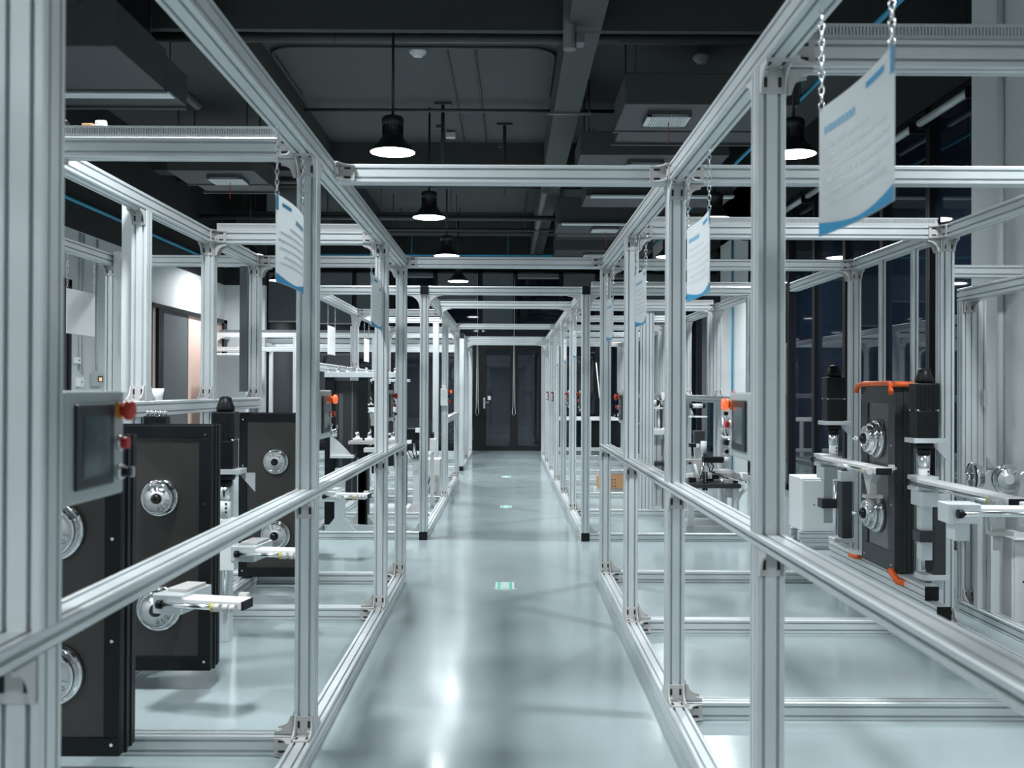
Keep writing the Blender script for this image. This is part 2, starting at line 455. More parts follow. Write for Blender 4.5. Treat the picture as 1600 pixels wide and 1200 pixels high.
f3 = frame('long second aluminium frame on the right of the aisle, ending before the back doors', 1, .657, 2.20, 8.95, r2y[-1] + S,
           r2y, r2y, r2y, wmid=(E - .055, 8.95, r2y[-1] + S), duct=(8.95, 10.72), caps=True, gus=True, wsec='p160')
ext(f3, 'inner_post', (1.49, 10.80, S), (1.49, 10.80, T - S), 'p160', Y3); ext(f3, 'crossbeam', (.657 + S, 10.80 + .0, H), (1.41, 10.80, H)) if False else None
f4 = frame('wide third aluminium frame at the far end of the left side, nearest the back doors', -1, .72, 4.80, 16.67, 20.75,
           [16.67, 18.6, 20.67], [16.67, 20.67], [16.67, 18.6, 20.67], caps=True, gus=True)
ext(f4, 'middle_rail', (-.794, 16.67 + H, E + .65), (-4.80, 16.67 + H, E + .65))
for x in (-2.2, -3.5): ext(f4, 'post', (x, 16.67 + H, S), (x, 16.67 + H, T - S))
partw('wire_duct', duct_mesh(3.9, 'ductd', .06, .05, .03), f4, TR(-4.75, 16.67 + H, T))

# tie beams across the aisle
def tie(y, label, xl=XL, xr=XR, gus=False, z=T - H):
    t = thing('tie_beam', label, 'beam', (0, y + H, z - H), 0, 'tie beams across the aisle')
    ext(t, 'profile', (-xl, y + H, z), (xr, y + H, z))
    if gus:
        br(t, (-xl, y + H, z - H), X3, -Z3, GU, 'arched_gusset'); br(t, (xr, y + H, z - H), -X3, -Z3, GU, 'arched_gusset')
    else:
        br(t, (-xl, y, z), X3, -Y3); br(t, (xr, y, z), -X3, -Y3)
    return t
tie(4.13, 'bright aluminium tie beam over the aisle, nearest and highest in view')
tie(7.0, 'aluminium tie beam over the aisle at the far end of the near frames')
tie(9.0, 'aluminium tie beam over the aisle between the black corner caps', .707, .657, True)
tie(10.5, 'aluminium tie beam over the aisle, just behind the black capped corners', .707, .657, True)
tie(14.1, 'slim far tie beam over the aisle, third from the back doors', .707, .657)
tie(17.5, 'far tie beam over the aisle, upper of the pair before the back doors', .72, .657)
tie(17.5, 'far tie beam over the aisle, lower of the pair before the back doors', .72, .657, True, T - H - S)

# ------------------------------------------------------------------ control panels
def control_panel(label, lit):
    """local: face towards +x, spans +y, origin at the lower near corner of the face"""
    t = thing('control_panel', label, 'control panel')
    L, Hh, D = .25, .185, .068
    b = MB().box((-D, 0, 0), (0, L, Hh), 'panel', .005); part('enclosure', b, t)
    b = MB().box((0, .035, .022), (.007, .19, .163), 'bezel', .004); sc = part('touch_screen', b, t)
    b = MB().box((.007, .058, .042), (.0078, .168, .143), 'screen'); part('display', b, sc)
    b = MB(); b.cyl((0, .222, .150), (.006, .222, .150), .015, 'amber', 16); b.cyl((.006, .222, .150), (.013, .222, .150), .010, 'orangered', 14)
    g = 'glowred' if lit else 'orangered'
    b.lathe([(.012, 0), (.0175, .003), (.0185, .010), (.015, .016), (.006, .018)], g, mtx(Vector((.012, .222, .150)), Y3, Z3, X3), 18)
    part('emergency_stop', b, t, label='red mushroom button')
    b = MB(); b.cyl((0, .222, .092), (.008, .222, .092), .013, 'steel', 14); b.cyl((.008, .222, .092), (.020, .222, .092), .0105, 'red', 14)
    part('push_button', b, t, label='dark red button')
    b = MB(); b.cyl((0, .222, .040), (.010, .222, .040), .0135, 'steel', 14); b.cyl((.010, .222, .040), (.022, .222, .040), .009, 'black', 12)
    b.box((.022, .219, .031), (.030, .225, .049), 'steel', .001)
    part('selector_switch', b, t)
    return t
cpz = E - .19
cp = control_panel('grey control panel behind the closest left post, partly hiding the nearest black test panel', False)
cp.matrix_basis = TR(-.70, 1.60, cpz); W[cp] = TR(-.70, 1.60, cpz)
def relocate(o, mx):
    def rec(p):
        for ch in [q for q in list(W) if q.parent == p]:
            W[ch] = W[p] @ ch.matrix_basis; rec(ch)
    o.matrix_basis = mx; W[o] = mx; rec(o)
relocate(cp, TR(-.70, 1.60, cpz))
cplit = control_panel('grey control panel with lit orange red stop button behind the second left post', True)
relocate(cplit, TR(-.70, 3.775, cpz))
dup(cp, TR(-.70, 5.955, cpz), 'grey control panel between the two far posts of the near left frame')
def mirror(y): return Matrix.Translation((XR, y, cpz)) @ Matrix.Diagonal((-1, 1, 1, 1))
g = 'control panels on the right frames'
dup(cplit, mirror(2.705), 'grey control panel with bright orange stop button behind the closest right post')
dup(cp, mirror(5.66), 'small looking grey control panel behind the third right post')
def mirror2(y): return Matrix.Translation((.657, y, cpz)) @ Matrix.Diagonal((-1, 1, 1, 1))
dup(cp, mirror2(9.03), 'grey control panel behind the right corner post with black caps')
dup(cp, mirror2(10.80), 'grey control panel on the second post of the far right frame')
dup(cp, mirror2(16.11), 'tiny distant grey control panel near the far end of the right frame')
dup(cp, mirror2(14.34), 'tiny distant grey control panel midway down the far right frame')
# white pendant box on the far left post
t = thing('switch_box', 'narrow white switch box on a far left post with glowing red button', 'control panel', (-.735, 12.0, E - .19))
b = MB().box((-.052, -.10, 0), (.030, 0, .20), 'white', .006); b.box((-.035, -.09, .20), (.012, -.02, .235), 'white', .004); part('enclosure', b, t)
b = MB(); b.cyl((.03, -.05, .165), (.062, -.05, .165), .013, 'red', 12); b.cyl((.062, -.05, .165), (.078, -.05, .165), .020, 'glowred', 14); part('emergency_stop', b, t)
for z, m_ in ((.11, 'black'), (.05, 'red')):
    part('push_button', MB().cyl((.03, -.05, z), (.06, -.05, z), .013, m_, 12), t)

# ------------------------------------------------------------------ hanging sheets
def chain_mesh(L):
    b = MB(); n = int(L / .017)
    for i in range(n):
        mx = Matrix.Translation((0, 0, .0085 + i * L / n)) @ Matrix.Rotation(PI / 2 * (i % 2), 4, 'Z')
        b.torus(mx, .0055, .0017, 'steel', 8, 4, .005)
    return b.mesh('chain')
CH = chain_mesh(.225)
def sheet(label, blank=False, group=None):
    """local: in the yz plane, along +y, bottom at z=0; print faces +x and -x"""
    t = thing('hanging_sheet', label, 'hanging sheet', group=group)
    w, h = .43, .28; x = .0012
    b = MB()
    n = 10
    # gently curled sheet
    vs = []
    for s_ in (-x, x):
        for i in range(n + 1):
            u = i / n; c = .012 * math.sin(u * PI)
            vs += [Vector((s_ + c, u * w, 0)), Vector((s_ + c, u * w, h))]
    fs = []
    o = 2 * (n + 1)
    for i in range(n):
        fs += [(2 * i, 2 * i + 1, 2 * i + 3, 2 * i + 2), (o + 2 * i, o + 2 * i + 2, o + 2 * i + 3, o + 2 * i + 1),
               (2 * i + 1, o + 2 * i + 1, o + 2 * i + 3, 2 * i + 3), (2 * i, 2 * i + 2, o + 2 * i + 2, o + 2 * i)]
    fs += [(0, o, o + 1, 1), (2 * n, 2 * n + 1, o + 2 * n + 1, o + 2 * n)]
    b.add(vs, fs, 'paper' if blank else 'film')
    part('sheet', b, t)
    if not blank:
        def strip(mb, u0, u1, z0, z1, m, k=6):
            """a printed strip on both faces following the curl; z0/z1 numbers or functions of u"""
            f0 = z0 if callable(z0) else (lambda u: z0); f1 = z1 if callable(z1) else (lambda u: z1)
            for s_ in (-x - .0006, x + .0006):
                vs = []
                for i in range(k + 1):
                    u = u0 + (u1 - u0) * i / k; c = .012 * math.sin(u * PI)
                    vs += [Vector((s_ + c, u * w, f0(u))), Vector((s_ + c, u * w, f1(u)))]
                mb.add(vs, [(2 * i, 2 * i + 1, 2 * i + 3, 2 * i + 2) for i in range(k)], m)
        bb = MB()
        strip(bb, 0, 1, .0005, lambda u: .010 + .020 * abs(2 * u - 1) ** 1.6, 'blue', 14)
        strip(bb, .14, .40, h - .030, h - .018, 'blue'); strip(bb, 0, .05, h - .05, h - .0005, 'blue')
        part('printed_band', bb, t, label='blue printed band and corner flag')
        ti = MB()
        rng = random.Random(3)
        u = .55
        while u < .93:
            d = rng.uniform(.02, .05); strip(ti, u, u + d, h - .062, h - .046, 'blue2', 2); u += d + .012
        for z, a in ((.185, .35), (.160, .1), (.135, .05), (.110, .08), (.085, .2), (.062, .1)):
            u = a
            while u < .93:
                d = rng.uniform(.03, .09); strip(ti, u, min(.95, u + d), z, z + .008, 'ink', 2); u += d + .014
        part('printed_text', ti, t, label='rows of blurred grey text')
    for y in (.012, w - .012):
        part('chain', CH, t, TR(0, y, h - .004))
    return t
SHZ = E + .34
sh = sheet('translucent printed sheet with blue band, hanging large at the upper right on chains')
relocate(sh, TR(XR + H, 1.795, SHZ))
for y, lab in ((3.44, 'printed sheet with blue band hanging beside the second right post'),
               (5.02, 'printed sheet with blue band hanging beside the third right post'),
               (6.58, 'narrow looking printed sheet with blue corner hanging beside the last near right post'),
               (10.25, 'small distant sheet with blue corner hanging past the black capped right corner'),
               (12.0, 'small distant sheet with blue corner hanging on the second far right bay'),
               (13.78, 'tiny distant sheet with blue corner hanging on the third far right bay')):
    dup(sh, TR((XR if y < 8 else .657) + H, y, SHZ), lab)
for y, lab in ((3.21, 'translucent printed sheet with blue band hanging left of the second left post'),
               (5.45, 'narrow looking translucent sheet hanging left of the third left post')):
    dup(sh, TR(-XL - H, y, SHZ), lab)
shw = sheet('glossy pale sheet hanging at the far left against the white wall', True)
relocate(shw, TR(-2.70 - H, 6.28, SHZ))
dup(shw, TR(-1.753, 9.85, SHZ), 'larger of two blank white sheets hanging on chains from the wall side rail')
dup(shw, TR(-1.753, 12.35, SHZ), 'smaller of two blank white sheets hanging on chains, right of the larger one')

# ------------------------------------------------------------------ weight plate test panels
def text_mesh(txt, size, m='platef'):
    cu = bpy.data.curves.new('txt', 'FONT'); cu.body = txt; cu.size = size; cu.extrude = .0012; cu.align_x = 'CENTER'; cu.align_y = 'CENTER'
    cu.resolution_u = 2
    o = bpy.data.objects.new('txt', cu); COL.objects.link(o)
    dg = bpy.context.evaluated_depsgraph_get(); dg.update()
    me = bpy.data.meshes.new_from_object(o.evaluated_get(dg)); bpy.data.objects.remove(o); bpy.data.curves.remove(cu)
    vs = [v.co.copy() for v in me.vertices]; fs = [list(p.vertices) for p in me.polygons]; bpy.data.meshes.remove(me)
    return vs, fs
GLY = {c: text_mesh(c, .022) for c in set('TECA1050')}
def plate(mb, R, wr=None):
    """chrome weight plate, axis local +z, back at z=0: wide rear ring, recess, lettered front face"""
    mb.lathe([(R * .6, 0), (R * .99, .002), (R, .008), (R, .018), (R * .95, .026), (R * .90, .027), (R * .84, .020)], 'chrome', None, 40)
    mb.lathe([(R * .85, .016), (R * .80, .022), (R * .82, .046), (R * .79, .053), (R * .75, .054), (R * .73, .050)], 'chrome', None, 40)
    mb.lathe([(R * .735, .045), (R * .73, .0505), (R * .36, .0505), (R * .35, .055), (R * .29, .056)], 'platef', None, 40)
    def arc(txt, a0, da, rr):
        for i, c in enumerate(txt):
            a = a0 - i * da
            mx = Matrix.Rotation(a, 4, 'Z') @ Matrix.Translation((rr, 0, .0507)) @ Matrix.Rotation(-PI / 2, 4, 'Z')
            vs, fs = GLY[c]; k = R / .085 * 1.3
            mb.add([mx @ Vector((v.x * k, v.y * k, v.z * 1.5)) for v in vs], fs, 'letter')
    arc('TECA', math.radians(128), math.radians(27), R * .54)
    arc('1050', math.radians(-10), math.radians(24), R * .54)
def weight_panel(label, w=.45, zb=.087, zt=E - .165, D=.15, radii=(.083, .098), casing='casing', facem='sheet', zc=(E - .485, E - .975), dome=False, bd=.055, group=None):
    """local: faces -y, origin on the floor under the middle of the face"""
    t = thing('weight_test_panel', label, 'test panel', group=group)
    b = MB(); h = w / 2
    b.box((-h, .012, zb), (h, D, zt), casing, .004)
    for a, c in (((-h, 0, zb + bd * 1.15), (-h + bd, .0125, zt - bd)), ((h - bd, 0, zb + bd * 1.15), (h, .0125, zt - bd)), ((-h, 0, zb), (h, .0125, zb + bd * 1.15)), ((-h, 0, zt - bd), (h, .0125, zt))):
        b.box(a, c, casing, .003)
    b.box((-h - .006, .05, zb - .004), (h + .006, .062, zt + .006), casing, .002)
    b.box((-h - .004, .10, zb), (h + .004, .112, zt + .004), casing, .002)
    part('casing', b, t)
    part('face_sheet', MB().box((-h + bd, .008, zb + bd * 1.15), (h - bd, .0128, zt - bd), facem), t)
    for z, R in zip(zc, radii):
        pb = MB(); mx = Matrix.Identity(4); sub = MB(); plate(sub, R)
        k = 2 if dome else 1
        for i in range(k):
            q = MB(); plate(q, R * (1 - .16 * i)) if i else None
            src = sub if i == 0 else q
            off = .03 * i
            pb.v += []; o0 = len(pb.v)
            for mi_, f_, s_ in zip(src.mi, src.f, src.sm):
                pb.f.append([a + o0 for a in f_]); pb.mi.append(pb._m(src.mats[mi_])); pb.sm.append(s_)
            pb.v += [(v[0], v[1], v[2] + off) for v in src.v]
        pl = part('weight_plate', pb, t, mtx(Vector((0, .0075, z)), X3, Z3, -Y3), label='chrome plate with raised lettering')
        o_ = .054 + .03 * (k - 1)
        hb = MB(); hb.lathe([(R * .28, o_), (R * .29, o_ + .006), (R * .26, o_ + .017), (R * .17, o_ + .026), (R * .02, o_ + .030)], 'ball', None, 24)
        if dome: hb.cyl((0, 0, .10), (0, 0, .155), .010, 'steel', 12)
        part('hub', hb, pl)
    for x in (-h + bd * .5, h - bd * .5):
        for z in (zb + .04, zb + .36 * (zt - zb), zb + .68 * (zt - zb), zt - .04):
            part('screw', MB().cyl((x, -.002, z), (x, 0, z), .006, 'steel', 10), t)
    return t
wp = weight_panel('black test panel with two chrome weight plates, mostly hidden by the closest left post', radii=(.105, .105))
def mount(t, x, y0, y1, zs):
    for z in zs:
        part('mounting_arm', MB().box((x - .03, y0, z - .03), (x + .03, y1, z + .03), 'alu', .003), t)
mount(wp, -.19, .15, .25, (.4, .95))
relocate(wp, TR(-1.54, 3.45, 0))
wp2 = weight_panel('black test panel with two lettered chrome weight plates, complete in view at left', radii=(.083, .10))
mount(wp2, -.19, .15, .29, (.4, .95))
part('cable_entry', MB().box((-.10, .06, zt_ := E - .165, ), (-.0, .13, E - .125), 'black', .004), wp2)
for i in range(5): part('connector', MB().cyl((-.09 + .02 * i, .09, E - .13), (-.085 + .02 * i, .085, E - .10), .008, 'steel', 8), wp2)
relocate(wp2, TR(-1.54, 4.5, 0))
wp3 = weight_panel('black test panel with grey face and two weight plates, beside the second left post', radii=(.085, .10), w=.50)
mount(wp3, -.19, .15, .22, (.4, .95))
relocate(wp3, TR(-1.54, 6.75, 0))
# right hand panel, turned towards the aisle
wr = weight_panel('charcoal test panel with shiny domed plates and orange clamps on the right', w=.53, zb=.31, zt=E + .03, D=.10, radii=(.115, .115),
                  casing='casing2', facem='sheet2', zc=(E - .28, E - .72), dome=True, bd=.10)
RW = mtx(Vector((2.19, 5.975, 0)), -Y3, X3, Z3)
mount(wr, .20, .10, .20, (.5, 1.1)); mount(wr, -.20, .10, .20, (.5, 1.1))
relocate(wr, RW)
b = MB(); b.box((2.20, 5.0, .16), (2.20 + S, 6.9, .16 + S), 'alu'); b.box((2.16, 4.95, .085), (2.16 + S, 7.0, .085 + S), 'alu')
# base beams under the panel
t = thing('base_beam', 'stacked aluminium beams with black ends under the charcoal panel', 'beam', (2.25, 5.9, 0))
ext(t, 'profile', (2.25, 5.35, .27), (2.25, 6.95, .27)); ext(t, 'profile', (2.25, 5.2, .195), (2.25, 6.95, .195))
partw('end_cap', MB().box((2.25 - H, 5.194, .195 - H), (2.25 + H, 5.2, .195 + H), 'black', .002), t)
partw('end_cap', MB().box((2.25 - H, 5.344, .27 - H), (2.25 + H, 5.35, .27 + H), 'black', .002), t)
for y in (5.25, 6.6): partw('foot', MB().box((2.23, y, 0), (2.29, y + .07, .195 - H), 'alu', .002), t)
def clamp(pts, lab, r=.016):
    b = MB(); b.tube(pts, r, 'orange', 10); single('orange_clamp', b, lab, 'clamp', None)
zc_ = E + .045
clamp([(2.165, 6.27, zc_ - .05), (2.17, 6.25, zc_ - .012), (2.19, 6.20, zc_), (2.20, 6.0, zc_), (2.20, 5.80, zc_), (2.18, 5.74, zc_ - .015), (2.165, 5.70, zc_ - .055)], 'orange rubber clamp over the top edge of the charcoal panel')
clamp([(2.18, 5.69, E + .04), (2.24, 5.69, E + .04), (2.36, 5.69, E + .035)], 'short orange clamp reaching back from the panel top towards the motor')
clamp([(2.17, 5.72, .33), (2.19, 5.66, .275), (2.26, 5.62, .265), (2.37, 5.60, .27), (2.38, 5.6, .31)], 'orange clamp at the lower right corner of the charcoal panel', .02)
clamp([(2.19, 6.27, .31), (2.18, 6.35, .30), (2.18, 6.42, .30)], 'small orange clamp at the lower left of the charcoal panel', .014)

# motors with couplings and arms on the right
def servo(label, x, y, zp, w=.125):
    t = thing('servo_motor', label, 'motor', (x, y, zp))
    h = w / 2
    b = MB().box((-h * .92, -h * .92, .012), (h * .92, h * .92, .16), 'black', .006); b.box((-h, -h, .165), (h, h, .31), 'black', .008)
    for i in range(4): b.box((-h * .7 + i * h * .36, -h - .003, .18), (-h * .6 + i * h * .36, -h, .29), 'black')
    part('body', b, t)
    b = MB().lathe([(h * .75, .31), (h * .8, .33), (h * .6, .36), (h * .5, .385), (h * .2, .39)], 'black', None, 20); part('encoder_cap', b, t)
    for sx in (-1, 1):
        for sy in (-1, 1): part('bolt', MB().cyl((sx * h * .85, sy * h * .85, .158), (sx * h * .85, sy * h * .85, .168), .007, 'steel', 8), t)
    b = MB().box((-h * 1.3, -h * 1.1, -.014), (h * 1.6, h * 1.1, .012), 'alu', .002); part('mounting_plate', b, t)
    b = MB().prism([(0, 0), (.09, 0), (.09, -.10)], h * .8, h * .92, 'alu', TR(h * .9, 0, -.014)); part('plate_gusset', b, t)
    b = MB().cyl((0, 0, -.014), (0, 0, -.045), .050, 'black', 20); b.cyl((0, 0, -.045), (0, 0, -.075), .038, 'black', 20)
    b.cyl((0, 0, -.028), (0, 0, -.033), .056, 'black', 20)
    part('coupling', b, t)
    b = MB().cyl((0, 0, -.075), (0, 0, -.15), .032, 'steel', 20); b.cyl((0, 0, -.15), (0, 0, -.235), .029, 'white', 20)
    for i in range(3): b.cyl((.012, -.026, -.17 - .022 * i), (.013, -.0295, -.17 - .022 * i), .006, 'dark', 8)
    part('shaft_sleeve', b, t)
    return t
servo('black servo motor above the left arm of the charcoal panel', 2.215, 6.86, E - .215, .13)
servo('larger black servo motor to the right of the charcoal panel', 2.27, 5.5, E - .265, .125)
servo('black servo motor at left, right behind the complete black test panel', -1.475, 5.30, E - .43, .12)
b = MB(); b.box((-1.56, 5.36, 0), (-1.47, 5.45, E - .35), 'alu', .003); b.box((-1.52, 5.28, E - .95), (-1.42, 5.36, E - .68), 'white', .004); b.cyl((-1.475, 5.30, .25), (-1.475, 5.30, E - .66), .014, 'steel', 10)
single('slide_column', b, 'vertical slide column under the left servo motor, behind the complete black panel', 'slide column')
def actuator(label, L=.9, name='linear_actuator', group=None, black_end=True):
    """pneumatic slide along local +x from origin, body height about .07"""
    t = thing(name, label, 'actuator', group=group)
    b = MB().box((0, -.05, 0), (L, .05, .035), 'white', .004); part('body', b, t)
    b = MB().box((-.03, -.06, -.03), (.10, .06, .05), 'alu', .004); part('end_block', b, t)
    b = MB().cyl((.02, -.075, .012), (L - .07, -.075, .012), .011, 'steel', 14); b.cyl((.0, -.075, .012), (.02, -.075, .012), .018, 'black', 12)
    part('rod', b, t)
    b = MB()
    for x in (L - .09, L - .05, L - .02): b.cyl((x - .015, -.075, .012), (x + .012, -.075, .012), .017, 'cast', 10)
    b.cyl((L - .115, -.075, .012), (L - .105, -.075, .012), .018, 'yellow', 12)
    part('fitting', b, t); b = MB(); b.box((L - .06, .045, .02), (L - .02, .072, .05), 'cast', .003); b.cyl((L - .04, .07, .03), (L - .04, .085, .03), .012, 'steel', 10)
    part('side_screw', b, t)
    b = MB().box((L, -.045, -.003), (L + .008, .045, .034), 'black' if black_end else 'cast', .002); part('end_cap', b, t)
    return t
AL = 'pneumatic slide arms at left'
a1 = actuator('pale slide arm with black end in front of the complete black test panel', .36)
relocate(a1, TR(-1.42, 4.24, E - .90, -.22))
part('mounting_bracket', MB().box((-.03, .05, -.03), (.10, .19, .05), 'alu', .004).box((.0, .0, .05), (.09, .16, .065), 'cast', .003), a1)
dup(a1, TR(-1.40, 5.33, E - .87, -.15), 'pale slide arm with black end in front of the farthest left test panel')
dup(a1, TR(-1.46, 8.15, E - .87, -.15), 'smaller pale slide arm with black end right of the second left post')
a2 = actuator('white slide arm crossing in front of the charcoal panel', 1.06)
for dz in (0,):
    b = MB(); b.box((-.02, -.045, -.11), (.14, .045, -.03), 'alu', .004); b.box((.03, -.03, -.40), (.09, .03, -.11), 'alu', .003); b.box((.02, -.05, -.30), (.12, .05, -.24), 'casing2', .004); part('carriage', b, a2)
    b = MB().prism([(.78, 0), (.98, 0), (.90, -.06), (.90, -.13), (.86, -.13)], -.02, .02, 'cast'); part('bracket', b, a2)
    b = MB().box((.86, -.05, -.15), (.92, .05, -.13), 'cast', .002); b.cyl((.87, 0, -.22), (.87, 0, -.15), .02, 'cast', 12); part('gripper', b, a2)
relocate(a2, TR(2.095, 6.68, E - .462, -PI / 2))
a3 = dup(a2, TR(2.25, 5.5, E - .505, -PI / 2), 'white slide arm with yellow cap under the larger servo motor')
a4 = actuator('nearest white slide arm with yellow cap at the right edge', .75, black_end=False)
b = MB(); b.box((.0, -.045, -.10), (.06, .045, -.03), 'alu', .004); part('carriage', b, a4); part('slide_block', MB().box((.30, -.07, -.05), (.45, .07, .05), 'alu', .006), a4); part('dark_insert', MB().box((.46, -.03, -.06), (.60, .03, -.001), 'casing2', .004), a4)
part('support_post', MB().box((.69, -.03, -(E - .50)), (.75, .03, 0), 'alu', .003), a4)
relocate(a4, TR(1.80, 4.10, E - .50, -.06))

# vertical slide columns behind the arms
for (y, zb, lab) in ((6.9, .30, 'dark vertical slide column under the left servo motor'), (5.42, .32, 'dark vertical slide column under the larger servo motor')):
    b = MB(); b.box((2.30, y + .03, zb), (2.37, y + .13, E - .55), 'casing2', .004); b.box((2.285, y + .02, E - .62), (2.38, y + .14, E - .55), 'alu', .003)
    b.cyl((2.27, y + .08, zb + .05), (2.27, y + .08, E - .62), .012, 'steel', 12); b.box((2.24, y + .02, zb), (2.385, y + .14, zb + .03), 'alu', .003)
    b.box((2.30, y + .05, 0), (2.36, y + .11, zb), 'alu', .003)
    single('slide_column', b, lab, 'slide column')

# stand at the right edge
t = thing('side_stand', 'aluminium stand at the right edge with wide posts and low rails', 'machine frame', (2.80, 5.7, 0))
xs = 2.75 + H
ext(t, 'post', (2.75 + S, 6.14, S), (2.75 + S, 6.14, E + .55), 'p160', Y3)
ext(t, 'top_rail', (xs, 4.6, E + .59), (xs, 6.18, E + .59)); ext(t, 'bottom_rail', (xs, 4.3, H), (xs, 6.18, H))
ext(t, 'post', (xs, 4.75, S), (xs, 4.75, E + .59 - H)); ext(t, 'post', (2.62, 6.06, 0), (2.62, 6.06, T - .05))
ext(t, 'crossbeam', (2.75 + 2 * S, 6.14, E - .51), (3.08, 6.14, E - .51)); ext(t, 'crossbeam', (2.66, 6.06, T - .2), (3.08, 6.06, T - .2))
br(t, (xs, 6.10, S), -Y3, Z3); br(t, (xs, 6.10, E + .55), -Y3, -Z3); br(t, (2.75 + 2 * S, 6.14, E - .47), X3, Z3)
for z in (.35, 1.25): partw('hinge', MB().box((2.86, 6.06, z), (2.885, 6.09, z + .10), 'steel', .002), t)
b = MB(); plate(b, .085)
for (x, y, lab) in ((2.72, 5.92, 'thin chrome disc standing on the right hand slide arm'), (2.86, 5.80, 'second chrome disc behind the first at the right edge')):
    q = MB(); q.v = list(b.v); q.f = list(b.f); q.mi = list(b.mi); q.sm = list(b.sm); q.mats = list(b.mats)
    t = thing('weight_disc', lab, 'weight disc', (x, y, E - .60))
    part('disc', q, t, mtx(Vector((0, 0, .10)), Y3, Z3, X3) if x < 2.8 else mtx(Vector((0, 0, .10)), X3, Z3, -Y3))
    part('hub', MB().cyl((-.03, 0, .10), (0, 0, .10), .022, 'chrome', 14), t)
    part('cradle', MB().prism([(-.05, 0), (.12, 0), (.12, .14)], .01, .03, 'alu').box((-.05, -.05, -.02), (.14, .05, 0), 'alu', .002), t)
    part('leg', MB().box((.03 if x < 2.8 else -.09, -.02, -(E - .60) + S), (.08 if x < 2.8 else -.04, .03, -.02), 'alu', .002), t)

# ------------------------------------------------------------------ cabinets, boxes
def cabinet(label, x0, x1, y0, y1, z0, z1, m='white', paper=True):
    t = thing('cabinet', label, 'cabinet', ((x0 + x1) / 2, (y0 + y1) / 2, z0))
    partw('body', MB().box((x0, y0, z0), (x1, y1, z1), m, .006), t)
    partw('door', MB().box((x0 + .012, y0 - .008, z0 + .02), (x1 - .012, y0, z1 - .02), m, .003), t)
    partw('lock', MB().cyl((x0 + (x1 - x0) * .35, y0 - .012, (z0 + z1) / 2), (x0 + (x1 - x0) * .35, y0 - .008, (z0 + z1) / 2), .006, 'dark', 10), t)
    return t
cabinet('white cabinet on stacked profiles beside the closest right post', 2.50, 2.79, 8.97 - .4, 8.97, .15, .60)
b = MB(); b.box((2.52, 8.6, .60), (2.80, 8.9, .606), 'paper')
single('paper_stack', b, 'loose white paper on the cabinet beside the closest right post', 'paper')
t = thing('profile_offcuts', 'stacked aluminium offcuts under the white cabinet', 'profile stack', (2.64, 8.7, 0))
ext(t, 'profile', (2.50, 8.60, H), (2.82, 8.60, H)); ext(t, 'profile', (2.48, 8.60, H + S), (2.79, 8.60, H + S))
ext(t, 'profile', (2.50, 8.85, H), (2.82, 8.85, H)); ext(t, 'profile', (2.48, 8.85, H + S), (2.79, 8.85, H + S))
cabinet('pale floor cabinet with papers at the lower right edge', 2.90, 3.08, 5.8, 6.15, 0, .50)
b = MB(); b.box((2.88, 5.72, .50), (3.09, 6.0, .504), 'paper'); b.box((2.90, 5.75, .504), (3.06, 5.98, .509), 'paper')
single('paper_stack', b, 'sheets of paper on the pale floor cabinet at lower right', 'paper')
t = thing('cardboard_box', 'small brown perforated cardboard box on a floor beam, right frame', 'box', (1.34, 13.2, S))
b = MB(); b.box((-.165, -.15, 0), (.165, .15, .155), 'card', .003)
for i in range(2):
    for k in range(3): b.cyl((.02 + .035 * i, -.1535, .03 + .04 * k), (.02 + .035 * i, -.150, .03 + .04 * k), .008, 'dark', 8)
part('carton', b, t); part('flap', MB().box((-.16, -.15, .155), (.165, -.146, .185), 'card'), t)
b = MB(); b.box((-.2, -.1, -S), (.2, .1, 0), 'beige', .004); part('plinth', b, t)
t = thing('white_carton', 'flat pinkish white carton beside the brown cardboard box', 'box', (1.83, 13.15, 0))
part('carton', MB().box((-.28, -.15, 0), (.28, .15, .20), 'beige', .004), t); part('wrapping', MB().box((-.27, -.155, .20), (.1, .1, .215), 'paper', .004), t)

# white enclosure with connectors, left second frame
t = thing('white_enclosure', 'white electrical enclosure with cables on the floor of the far left frame', 'electrical box', (-.92, 12.4, 0))
part('body', MB().box((-.11, -.2, .08), (.11, .12, .50), 'beige', .006), t)
b = MB()
for i in range(4):
    for k in range(2): b.cyl((-.06 + .04 * i, -.2, .25 + .05 * k), (-.06 + .04 * i, -.225, .25 + .05 * k), .012, 'cast', 8)
part('connector', b, t)
b = MB()
for i in range(3): b.tube([(-.05 + .04 * i, -.22, .27), (-.05 + .035 * i, -.30, .24), (-.07 + .03 * i, -.30, .14), (-.04 + .05 * i, -.25, .085)], .006, 'black', 6)
part('cable', b, t); part('base', MB().box((-.13, -.22, 0), (.13, .14, .08), 'alu', .004), t)
t = thing('sensor_tower', 'slim white sensor box on a bracket above the white enclosure', 'sensor', (-.86, 11.6, 0))
part('box', MB().box((-.03, -.05, .62), (.04, .05, .78), 'white', .005), t); part('head', MB().cyl((.0, 0, .78), (.0, 0, .85), .022, 'black', 12), t)
part('rod', MB().tube([(-.03, -.06, .74), (-.09, -.08, .64), (-.13, -.06, .54)], .008, 'black', 8), t)
part('post', MB().box((-.02, -.02, 0), (.02, .02, .62), 'alu', .002), t)

